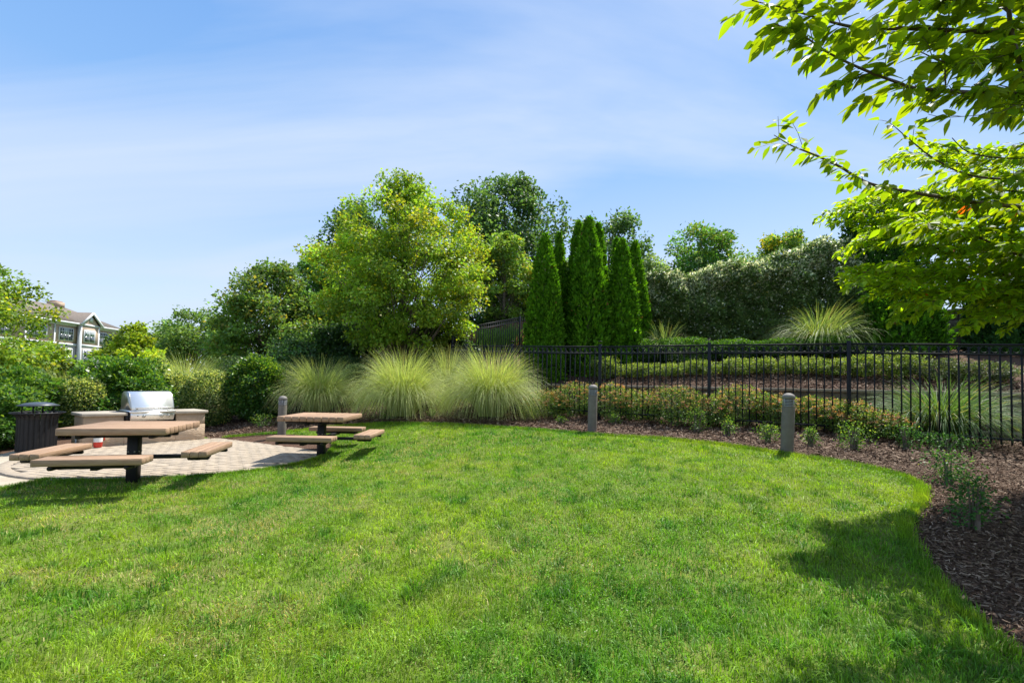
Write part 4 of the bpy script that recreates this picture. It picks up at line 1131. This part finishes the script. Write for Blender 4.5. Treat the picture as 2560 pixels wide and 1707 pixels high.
# ---------------------------------------------------------------- grill counter
CA = math.atan2(.81, .58)
gx0, gy0 = -8.17, 9.0
def counter(label, s0, s1):
    c = thing('counter_block', label, 'counter', (gx0 + .583 * s0, gy0 + .812 * s0, .12), CA, group='stucco counter blocks beside the grill')
    L = s1 - s0
    MB().box((L / 2, .34, .16), (L - .0, .66, .40), bev=.004).build('rough_panel', M_STUCCO, c)
    MB().box((L / 2, .34, .485), (L - .012, .645, .248), bev=.003).build('smooth_panel', M_STUCCO_S, c)
    MB().box((L / 2, .34, .641), (L + .07, .78, .062), bev=.008).build('counter_top', M_CAP, c)
    return c
ca1 = counter('left stucco counter block with a pale concrete top beside the grill', 0, .63)
MB().box((0, 0, .06), (.02, .66, .36)).build('end_panel', M_STUCCO_S, ca1, loc=(-.012, .34, .12))
MB().tube([(0, 0, -.1), (0, 0, .3)], .016, 8).build('conduit', M_PVC, ca1, loc=(-.05, .20, .05))
counter('right stucco counter block with a pale concrete top beside the grill', 1.53, 2.1)
lw = thing('counter_wall', 'rough tan stucco wall running below the grill between the counters', 'wall', (gx0 + .583 * .63, gy0 + .812 * .63, .12), CA)
MB().box((.45, .34, .205), (.895, .655, .49), bev=.003).build('rough_panel', M_STUCCO, lw)
gr = thing('gas_grill', 'stainless steel gas grill with closed hood set in the counter', 'grill', (gx0 + .583 * .645, gy0 + .812 * .645, .585), CA)
W_ = .87
MB().box((W_ / 2, .33, .0), (W_, .62, .12)).build('jacket', M_BLACK, gr)
MB().box((0, 0, 0), (.055, .66, .24)).build('side_trim', M_BLACK, gr, loc=(.028, .30, .10))
MB().box((0, 0, 0), (.055, .60, .24)).build('side_trim', M_BLACK, gr, loc=(W_ - .028, .33, .10))
MB().prism([(-.06, .035), (-.10, .13), (-.10, .20), (-.02, .205), (-.02, .035)], 0, .06, W_ - .06).build('control_panel', M_STEEL, gr)
MB().prism([(-.13, .20), (-.13, .232), (.56, .238), (.56, .2)], 0, .045, W_ - .045).build('shelf_rim', M_STEEL, gr)
hood = [(-.075, .245), (-.07, .30), (-.02, .42), (.03, .52), (.07, .575), (.13, .61), (.22, .625), (.40, .62), (.50, .57), (.54, .45), (.54, .245)]
hd_ = MB().prism(hood, 0, .07, W_ - .07).build('hood', M_STEEL, gr)
MB().prism([(y_ * 1.01, z_ * 1.004) for y_, z_ in hood], 0, .058, .069).build('hood_end', M_STEEL2, hd_)
MB().prism([(y_ * 1.01, z_ * 1.004) for y_, z_ in hood], 0, W_ - .069, W_ - .058).build('hood_end', M_STEEL2, hd_)
MB().tube([(.13, -.135, .30), (W_ - .13, -.135, .30)], .012, 10).build('handle', M_STEEL, hd_, smooth=True)
for x_ in (.15, W_ - .15):
    MB().box((x_, -.10, .285), (.025, .075, .05), bev=.008).build('handle_mount', M_STEEL2, hd_)
for x_ in (.27, .58, .70):
    kb = MB().lathe([(0, .035), (.020, .034), (.024, .0), (.033, -.002), (.034, -.010), (0, -.010)], 18).build('knob', M_STEEL2, gr, loc=(x_, -.10, .125), rot=(PI / 2 - .25, 0, 0))
    MB().box((0, 0, .04), (.008, .036, .014), bev=.003).build('pointer', M_STEEL, kb)
MB().lathe([(0, .014), (.009, .012), (.010, 0), (0, 0)], 10).build('igniter_button', M_BLACK, gr, loc=(.17, -.10, .13), rot=(PI / 2 - .25, 0, 0))
MB().tube([(0, 0, 0), (.05, -.01, .02), (.085, 0, .035)], .010, 6).build('rotisserie_bracket', M_BLACK, gr, loc=(W_ - .02, .05, .27))
# fire extinguisher in front of the left counter
px_, py_ = gx0 + .583 * .20 + .81 * .14, gy0 + .812 * .20 - .58 * .14
ex = thing('fire_extinguisher', 'red fire extinguisher hanging on the left counter below the table top', 'fire extinguisher', (px_, py_, .15), CA)
MB().lathe([(0, 0), (.062, 0), (.068, .012), (.068, .30), (.060, .345), (.032, .375), (.024, .40), (0, .40)], 24).build('cylinder', M_RED, ex, smooth=True)
MB().lathe([(.0692, .10), (.0692, .265)], 24).build('label', M_PAPER, ex, smooth=True)
for zz_ in (.235, .205, .18):
    MB().lathe([(.0697, zz_), (.0697, zz_ + .006)], 24).build('print_line', M_BLACK, ex, smooth=True)
MB().box((0, 0, .425), (.04, .12, .03), bev=.006).build('valve', M_BLACK, ex)
MB().tube([(0, -.05, .42), (.07, -.05, .38), (.092, -.02, .25), (.09, 0, .12)], .011, 8).build('hose', M_RED, ex)
# trash can
def trashcan():
    g = G(92, 1136)
    g = Vector((g.x - .27, g.y + .25, PZ - .01))
    t_ = thing('trash_can', 'black slatted steel trash can with a domed lid at the left', 'trash can', g)
    n = 24; r = .265; h = .71
    MB().lathe([(0, .03), (r - .035, .03), (r - .03, h * .80), (r - .045, h * .80)], 32).build('liner', M_BLACK, t_, smooth=True)
    sm = MB()
    prof = [(0, .0), (0, h * .80), (.010, h * .86), (.035, h * .91), (.075, h * .945), (.10, h * .955)]
    for i in range(len(prof) - 1):
        (o0, z0), (o1, z1) = prof[i], prof[i + 1]
        b = len(sm.v)
        for (o_, z_) in ((o0, z0), (o1, z1)):
            for dx in (0, .006):
                for dy in (-.034, .034): sm.v.append((o_ + dx, dy, z_))
        for f in ((0, 1, 5, 4), (3, 2, 6, 7), (2, 0, 4, 6), (1, 3, 7, 5)): sm.q.append(tuple(b + k for k in f))
    me = sm.mesh('slat', M_BLACK)
    for k in range(n):
        a = 2 * PI * k / n
        link('slat', me, None, t_, (r * math.cos(a), r * math.sin(a), .03), (0, 0, a))
    MB().tube([((r + .10) * math.cos(a), (r + .10) * math.sin(a), h * .955 + .035) for a in np.linspace(0, 2 * PI, 41)], .011, 8, cap=False).build('top_ring', M_BLACK, t_, smooth=True)
    for z_ in (.06, h * .62):
        MB().lathe([(r - .004, z_), (r + .0, z_ + .0), (r, z_ + .03), (r - .004, z_ + .03)], 32).build('band', M_BLACK, t_)
    MB().lathe([(r + .02, 0), (r + .025, .008), (r * .7, .045), (r * .35, .062), (0, .068)], 36).build('lid', mat('grey_lid', (.05, .06, .075), .4), t_, smooth=True, loc=(0, 0, h + .13))
    for k in range(4):
        a = 2 * PI * k / 4 + .5
        MB().box((0, 0, 0), (.012, .022, .17)).build('lid_support', M_BLACK, t_, loc=((r - .05) * math.cos(a), (r - .05) * math.sin(a), h + .06), rot=(0, 0, a))
trashcan()

# ---------------------------------------------------------------- apartment building far left
def building():
    d = Vector((-.068, 1, 0)).normalized()
    a = math.atan2(d.y, d.x)                     # local x runs away from us along the facade, local y into the building
    o0 = Vector((-68.2 - .068 * 60, 60, -2))
    b = thing('apartment_building', 'three storey tan and white apartment building with gabled bay, far left', 'building', o0, a)
    ln = 1 / d.y
    def u(Yv): return (Yv - 60) * ln
    zf = lambda z: z + 2
    E, BT = zf(10.35), zf(6.75)
    MB().box((u(89) / 2, 7, BT / 2), (u(89), 14, BT)).build('lower_wall', M_CREAM, b)
    MB().box((u(89) / 2, 7.0, (BT + E) / 2), (u(89), 13.96, E - BT)).build('upper_wall', M_TAN, b)
    MB().box((u(80.8), -.35, (BT + E) / 2), (3.4, .75, E - BT)).build('bay_wall', M_TAN, b)
    MB().box((u(80.8), -.35, BT / 2), (3.38, .73, BT)).build('lower_bay_wall', M_CREAM, b)
    for x_ in (u(74.8), u(78.95), u(82.6), u(88.9), u(70), u(64)):
        MB().box((x_, -.06 if x_ not in (u(78.95), u(82.6)) else -.5, (E) / 2), (.2, .14 if x_ not in (u(78.95), u(82.6)) else .6, E)).build('corner_trim', M_WHITE, b)
    MB().box((u(89) / 2, -.05, BT), (u(89) + .1, .16, .38)).build('belt_trim', M_WHITE, b)
    MB().box((u(80.8), -.75, BT), (3.5, .1, .38)).build('belt_trim', M_WHITE, b)
    MB().box((u(89) / 2, -.05, E - .25), (u(89) + .1, .14, .5)).build('frieze_trim', M_WHITE, b)
    # roof: hip with a long ridge
    ov = .7; z0, z1 = E, zf(14.0)
    mb = MB()
    xa, xb = -2.0, u(89.3) + ov - .7
    mb.v = [(xa, -ov, z0), (xb, -ov, z0), (xb, 14 + ov, z0), (xa, 14 + ov, z0), (xa, 7, z1), (u(84), 7, z1)]
    mb.q = [(0, 1, 5, 4), (2, 3, 4, 5)]; mb.t = [(1, 2, 5), (0, 4, 3)]
    mb.q.append((3, 2, 1, 0))
    rf = mb.build('roof', M_SHINGLE, b)
    MB().box(((xa + xb) / 2, -ov - .02, z0 - .06), (xb - xa, .12, .3)).build('gutter', M_WHITE, rf)
    MB().box((u(83.0), 7, z1 + .1), (1.7, 1.6, .9)).build('chimney', M_TAN, rf)
    MB().box((u(82.65), 7, z1 + .62), (.7, .8, .22)).build('chimney_cap', mat('rust_cap', (.28, .12, .07), .8), rf)
    MB().box((u(83.5), 7, z1 + .62), (.7, .8, .22)).build('chimney_cap', mat('rust_cap_b', (.28, .12, .07), .8), rf)
    # gable over the bay
    gx, gh, hw = u(80.8), zf(12.55), 2.3
    g_ = MB().prism([(-.72, 0), (-.72, 0)], 0, 0, 0) if False else MB()
    g_.v = [(gx - hw, -1.1, z0), (gx + hw, -1.1, z0), (gx, -1.1, gh), (gx - hw, 4.5, z0), (gx + hw, 4.5, z0), (gx, 4.5, gh)]
    g_.q = [(0, 2, 5, 3), (2, 1, 4, 5)]
    gg = g_.build('gable_roof', M_SHINGLE, b)
    gw = MB(); gw.v = [(gx - 1.7, -.735, z0 - .02), (gx + 1.7, -.735, z0 - .02), (gx, -.735, gh - .45)]; gw.t = [(0, 1, 2)]
    gw.build('gable_wall', M_TAN, gg)
    for s in (-1, 1):
        L = math.hypot(hw, gh - z0); an = math.atan2(gh - z0, hw)
        MB().box((0, 0, 0), (L, .14, .34)).build('barge_board', M_WHITE, gg, loc=(gx - s * hw / 2, -1.1, (z0 + gh) / 2 - .14), rot=(0, -s * an, 0))
    MB().box((gx, -.80, gh - 1.25), (.6, .1, .75)).build('vent', M_WHITE, gg)
    MB().box((gx, -.78, z0 - .1), (3.4, .1, .3)).build('bay_trim', M_WHITE, gg)
    def window(xc, w, zb, zt_, yy, nlt, blind=False):
        f = MB().box((xc, yy, (zb + zt_) / 2), (w, .12, zt_ - zb)).build('window', M_WHITE, b)
        pw_ = (w - .22) / nlt
        for k in range(nlt):
            x_ = xc - (w - .22) / 2 + pw_ * (k + .5)
            for (q0, q1, dv) in ((0, .5, 3), (.5, 1, 3)):
                za = zb + .11 + (zt_ - zb - .22) * q0; zc = zb + .11 + (zt_ - zb - .22) * q1
                MB().box((x_, yy - .065, (za + zc) / 2), (pw_ - .10, .02, zc - za - .07)).build('pane', M_BLIND if (q0 > 0) != blind and random.random() < .5 else M_GLASS, f)
            mm = MB()
            mm.box((x_, yy - .085, zb + .11 + (zt_ - zb - .22) * .75), (.05, .02, (zt_ - zb) * .42))
            mm.box((x_, yy - .086, zb + .11 + (zt_ - zb - .22) * .75), (pw_ - .10, .02, .05))
            mm.build('muntin', M_WHITE, f)
    for (Yc, w, nl, yy) in ((76.9, 2.7, 3, -.06), (80.6, 2.3, 2, -.78), (84.9, 3.5, 3, -.06), (71.9, 3.2, 3, -.06), (66.5, 2.7, 3, -.06)):
        window(u(Yc), w, zf(7.3), zf(9.45), yy, nl)
        window(u(Yc), w, zf(3.6), zf(6.1), yy, nl, True)
        window(u(Yc), w, zf(.4), zf(2.6), yy, nl)
    MB().box((u(86.0), -.02, zf(1.6)), (5, .1, 3.2)).build('brick_base', mat('brick_red', (.25, .13, .09), .9), b)
building()
# roof line of a distant building over the hedge
db = thing('distant_house', 'pale grey roof of a far house just showing over the hedge', 'house', (P(1662, 660, 50).x, 50, 4.0))
zt = P(1662, 655, 50).z - 4.0
mb = MB(); mb.box((0, 2.5, zt / 2 - .7), (5, 5, zt - 1.4)); mb.build('wall', M_CREAM, db)
mb = MB(); mb.prism([(-.6, zt - 1.5), (2.5, zt), (5.6, zt - 1.5)], 0, -2.9, 2.9); mb.build('roof', mat('grey_roof', (.32, .35, .38), .8), db)

# ---------------------------------------------------------------- cherry tree at the right
def cherry():
    base = Vector((6.6, 4.6, H(6.6, 4.6)))
    root = thing('cherry_tree', 'cherry tree reaching in from the right with drooping backlit leaves', 'tree', base)
    tr = MB()
    crown0 = base + Vector((-.1, 0, 1.9))
    tr.tube([base - base + Vector((0, 0, -.1)), Vector((.02, 0, .9)), Vector((-.1, 0, 1.9)), Vector((-.2, .1, 3.0)), Vector((-.2, 0, 4.4))], [.15, .115, .10, .07, .03], 12)
    twigs = []     # (point, direction) along which leaves hang, with a leaf size class
    leaves = []
    def W(px, py, Y): return P(px, py, Y)
    def smooth(pts, n=5):
        out = []
        P4 = [pts[0]] + pts + [pts[-1]]
        for i in range(1, len(P4) - 2):
            p0, p1, p2, p3 = P4[i - 1:i + 3]
            for k in range(n):
                t_ = k / n
                out.append(.5 * ((2 * p1) + (-p0 + p2) * t_ + (2 * p0 - 5 * p1 + 4 * p2 - p3) * t_ ** 2 + (-p0 + 3 * p1 - 3 * p2 + p3) * t_ ** 3))
        out.append(pts[-1]); return out
    def branch(pts, r0, r1, step, size, side_len, side_every, lv=True, sub=1):
        big = r0 > .007
        p = smooth([Vector(q) for q in pts], 5 if big else 2)
        tr.tube([q - base for q in p], [r0 + (r1 - r0) * i / (len(p) - 1) for i in range(len(p))], 6 if big else 3, cap=False)
        # walk
        acc = 0; nxt = side_every * .5; nl = step * .5; sgn = 1
        total = sum((p[i + 1] - p[i]).length for i in range(len(p) - 1))
        for i in range(len(p) - 1):
            d = p[i + 1] - p[i]; L = d.length
            if L < 1e-6: continue
            dn = d / L; s = 0
            while True:
                a = min(nxt, nl) - acc
                if a > L: break
                q = p[i] + dn * a
                if nl <= nxt:
                    if lv: leaves.append((q, dn, size))
                    nl += step * random.uniform(.6, 1.4)
                else:
                    nxt += side_every * random.uniform(.6, 1.4); sgn = -sgn
                    if sub > 0:
                        ax = dn.cross(Vector((0, 0, 1))).normalized() * sgn
                        dd = (dn * .75 + ax * random.uniform(.35, .9) + Vector((0, 0, random.uniform(-.35, .35)))).normalized()
                        ll = side_len * random.uniform(.5, 1.15) * (1.15 - .6 * (acc + a) / total)
                        q1 = q + dd * ll * .5 + Vector((0, 0, .02)); q2 = q + dd * ll + Vector((0, 0, -.05 * ll))
                        branch([q, q1, q2], max(.0025, r1), .0015, step * .8, size, side_len * .4, side_every, True, sub - 1)
            acc += L
    S1, S2 = .125, .115
    # upper near branches
    Ya, Yb = 2.7, 3.3
    branch([W(2760, 40, 3.6), W(2506, 75, 2.95), W(2420, 78, 2.85), W(2288, 72, 2.8), W(2180, 72, 2.75), W(2121, 66, 2.7), W(2058, 50, 2.7), W(1972, 24, 2.65), W(1880, 2, 2.6)], .018, .003, .036, S1, .42, .13)
    branch([W(2760, 240, 3.5), W(2560, 233, 3.0), W(2431, 232, 2.9), W(2288, 221, 2.8), W(2248, 208, 2.75), W(2167, 178, 2.7), W(2075, 135, 2.65), W(2001, 86, 2.6), W(1935, 60, 2.6)], .016, .003, .036, S1, .36, .13)
    branch([W(2600, 360, 3.2), W(2560, 262, 3.0), W(2500, 282, 2.9), W(2375, 294, 2.85), W(2320, 286, 2.85)], .004, .0016, .12, S1, .16, .3)
    branch([W(2600, 330, 3.0), W(2560, 195, 2.95), W(2530, 90, 2.9), W(2520, 10, 2.85), W(2500, -80, 2.8)], .016, .010, .07, S1, .40, .16)
    branch([W(2560, -60, 2.9), W(2440, -10, 2.75), W(2300, 0, 2.7), W(2160, -15, 2.7), W(2040, -30, 2.7)], .012, .003, .036, S1, .40, .12)
    branch([W(2365, 215, 2.85), W(2362, 140, 2.8), W(2368, 60, 2.75), W(2380, -20, 2.7)], .006, .002, .05, S1, .25, .15)
    branch([W(2640, 60, 3.1), W(2560, 120, 3.0), W(2470, 150, 2.9), W(2380, 160, 2.8), W(2300, 130, 2.8)], .010, .003, .040, S1, .34, .13)
    # the middle branch reaching farthest left
    branch([W(2760, 560, 4.2), W(2560, 520, 3.7), W(2431, 505, 3.6), W(2288, 482, 3.5), W(2173, 459, 3.45), W(2098, 416, 3.4), W(2030, 385, 3.35), W(1978, 364, 3.3), W(1935, 338, 3.25)], .020, .0025, .05, S2, .40, .14)
    branch([W(2560, 450, 3.6), W(2431, 440, 3.6), W(2340, 400, 3.6), W(2275, 350, 3.6), W(2240, 320, 3.55)], .010, .003, .045, S2, .34, .14)
    branch([W(2600, 395, 3.7), W(2500, 395, 3.6), W(2420, 380, 3.6), W(2380, 345, 3.6)], .008, .003, .045, S2, .34, .14)
    # lower, farther, denser mass
    for (pts, sz) in (
        ([W(2760, 560, 5.2), W(2560, 545, 5.0), W(2420, 520, 4.9), W(2290, 505, 4.8), W(2200, 500, 4.7), W(2128, 528, 4.6)], .078),
        ([W(2760, 640, 5.2), W(2506, 632, 4.9), W(2334, 620, 4.8), W(2236, 600, 4.7), W(2173, 552, 4.6)], .078),
        ([W(2760, 620, 6.0), W(2560, 590, 5.6), W(2400, 575, 5.4), W(2260, 560, 5.2), W(2150, 600, 5.0)], .078),
        ([W(2760, 690, 5.0), W(2560, 690, 4.7), W(2400, 680, 4.6), W(2300, 690, 4.5), W(2210, 680, 4.4), W(2150, 690, 4.4)], .078),
        ([W(2760, 740, 5.6), W(2560, 735, 5.2), W(2420, 720, 5.0), W(2300, 735, 4.9), W(2220, 720, 4.8), W(2165, 715, 4.8)], .078),
        ([W(2760, 740, 4.6), W(2600, 745, 4.4), W(2480, 735, 4.3), W(2380, 745, 4.3), W(2310, 762, 4.3)], .078),
        ([W(2760, 460, 5.6), W(2560, 440, 5.2), W(2450, 420, 5.0), W(2350, 400, 5.0), W(2290, 380, 4.9)], .078),
        ([W(2760, 640, 4.2), W(2560, 640, 4.0), W(2440, 590, 4.0), W(2350, 570, 4.0), W(2270, 540, 3.9)], .11),
        ([W(2760, 745, 4.6), W(2640, 765, 4.2), W(2560, 775, 4.1), W(2535, 800, 4.0)], .078),
        ([W(2760, 500, 4.8), W(2560, 480, 4.4), W(2450, 470, 4.3), W(2380, 440, 4.2)], .11)):
        branch(pts, .016, .003, .027, sz, .58, .088, sub=2 if sz < .105 else 1)
    ncam = len(leaves)
    # the rest of the crown, above and beside the frame: it throws the dappled shade
    for k in range(24):
        a = random.uniform(0, 2 * PI); z0 = random.uniform(1.9, 3.9)
        q0 = base + Vector((-.1, 0, z0)); L = random.uniform(2.2, 4.0) * (1.0 if z0 < 3.2 else .7)
        if math.cos(a) < -.35 and z0 > 2.4: continue
        dd = Vector((math.cos(a), math.sin(a), random.uniform(.05, .45)))
        e = q0 + dd * L
        # keep clear of the open sky left of the crown in the picture
        if e.y > .2:
            pxx = 1280 + FPX * e.x / e.y
            lim = 2600
            if pxx < lim and e.z < CAMZ + (960 + 120) / FPX * e.y: 
                dd.z += .2; e = q0 + dd * L * .55
                if 1280 + FPX * e.x / max(e.y, .1) < lim and e.z < CAMZ + 1080 / FPX * e.y: continue
        branch([q0, q0 + dd * L * .4 + Vector((0, 0, .15)), e], .025, .004, .05, .10, .8, .17, sub=2)
    # shade-giving boughs that overhang the lawn above the top edge of the picture
    for (x0, y0, x1, y1, z1) in ((5.6, 3.6, 2.6, 2.6, 4.5), (5.8, 3.2, 3.1, 1.6, 3.9), (6, 2.6, 3.9, .8, 3.4), (5.4, 4.0, 3.3, 3.5, 4.9), (6, 3, 4.2, 1.8, 3.2), (6.8, 5, 6.9, 6.0, 3.4), (7, 5, 7.9, 6.8, 3.5), (6.5, 4.8, 6.2, 5.2, 3.6), (6, 4.2, 5.0, 4.15, 3.8), (7, 5, 8.6, 7.2, 3.4), (5.8, 4, 4.5, 3.75, 4.1), (6.6, 4, 6.3, 3.0, 3.2)):
        branch([(x0, y0, 3.0), ((x0 + x1) / 2, (y0 + y1) / 2, z1 - .25), (x1, y1, z1)], .022, .004, .045, .105, .75, .15, sub=2)
    tr.build('trunk', M_CHBARK, root, smooth=True)
    # leaves: folded drooping blades, 6 vertices each side of a midrib
    prof = [(0, 0), (.12, .16), (.35, .25), (.6, .215), (.85, .09), (1, 0)]
    lv = []; lf = []; lt = []
    for (t_, w) in prof:
        dz = -.10 * t_ * t_
        if w == 0: lv.append((0, t_, dz))
        else: lv += [(-w, t_, dz + w * .22), (0, t_, dz), (w, t_, dz + w * .22)]
    # indices: 0 | 1 2 3 | 4 5 6 | 7 8 9 | 10 11 12 | 13
    lt = [(0, 2, 1), (0, 3, 2), (13, 10, 11), (13, 11, 12)]
    for k in range(3):
        b = 1 + 3 * k
        lf += [(b, b + 1, b + 4, b + 3), (b + 1, b + 2, b + 5, b + 4)]
    lv = np.array(lv)
    camp = Vector((0, 0, CAMZ))
    info = []
    for (q, dn, size) in leaves:
        for s in ((-1, 1) if random.random() < .55 else (random.choice((-1, 1)),)):
            ax = dn.cross(Vector((0, 0, 1)))
            if ax.length < .1: ax = Vector((1, 0, 0))
            ax.normalize()
            dirv = (dn * random.uniform(.3, 1.0) + ax * s * random.uniform(.3, 1.0) + Vector((0, 0, random.uniform(-1.0, .15) if size > .101 else random.uniform(-.7, .25))) + Vector((random.gauss(0, .2), random.gauss(0, .2), 0))).normalized()
            up = (Vector((0, 0, 1)) + Vector((random.gauss(0, .4), random.gauss(0, .4), 0)))
            sd = dirv.cross(up)
            if sd.length < .1: sd = Vector((1, 0, 0))
            sd.normalize(); nrm = sd.cross(dirv)
            S = size * random.uniform(.62, 1.15)
            o = q + dirv * .012
            info.append((o, sd, dirv, nrm, S))
    def onscreen(o):
        l = CM.inverted() @ o
        if l.z > -.3: return 0
        u = l.x / -l.z * FPX + 1280; v = 853.5 + 68 - l.y / -l.z * FPX
        return 1 / (-l.z) if (-10 < u < 2570 and -10 < v < 1717) else 0
    info.sort(key=lambda t_: -onscreen(t_[0]) * t_[4])
    print('cherry leaves', len(info))
    # four shades of leaf for the separate ones
    protos = []
    for k in range(4):
        c = shade((0.145, 0.25, 0.02), 1, .2, .12)[0]
        me = npmesh('leaf', lv, lf, lt, cols=np.tile(c, (len(lv), 1)), smooth=True); me.materials.append(M_CHERRY); protos.append(me)
    for i, (o, sd, dv, nm, S) in enumerate(info[:295]):
        ob = link('leaf', protos[i % 4], None, root)
        M4 = Matrix.Identity(4)
        for r in range(3):
            M4[r][0] = sd[r] * S; M4[r][1] = dv[r] * S; M4[r][2] = nm[r] * S; M4[r][3] = (o - base)[r]
        ob.matrix_local = M4
    rest = info[295:]
    n = len(rest)
    O = np.array([tuple(r[0] - base) for r in rest]); Sd = np.array([tuple(r[1]) for r in rest]); Dv = np.array([tuple(r[2]) for r in rest]); Nm = np.array([tuple(r[3]) for r in rest]); S = np.array([r[4] for r in rest])[:, None, None]
    low = lv[[0, 4, 7, 13, 9, 6]]
    v = O[:, None, :] + S * (Sd[:, None, :] * low[None, :, 0:1] * .9 + Dv[:, None, :] * low[None, :, 1:2] + Nm[:, None, :] * low[None, :, 2:3])
    k = (np.arange(n) * 6)[:, None]
    t_ = np.concatenate([k + np.array([[0, 3, 2, 1]]), k + np.array([[0, 5, 4, 3]])], 0)
    c = shade((0.20, 0.33, 0.02), n, .24, .10); nearby = np.array([r[4] > .093 for r in rest]); c[nearby] *= .72; rd = rng.random(n) < .002; c[rd] = (.5, .10, .03)
    fo = link('foliage', npmesh('foliage', v.reshape(-1, 3), t_, None, cols=np.repeat(c, 6, axis=0)), M_CHERRY, root)
    tag(fo, 'the smaller backlit leaves of the cherry', kind='stuff')
cherry()

tot = 0
for o in C.objects:
    if o.type == 'MESH': tot += sum(len(p.vertices) - 2 for p in o.data.polygons) if len(o.data.polygons) < 2000 else len(o.data.loops) - 2 * len(o.data.polygons)
open('/tmp/tris.txt','w').write(f'{tot} {len(C.objects)}')
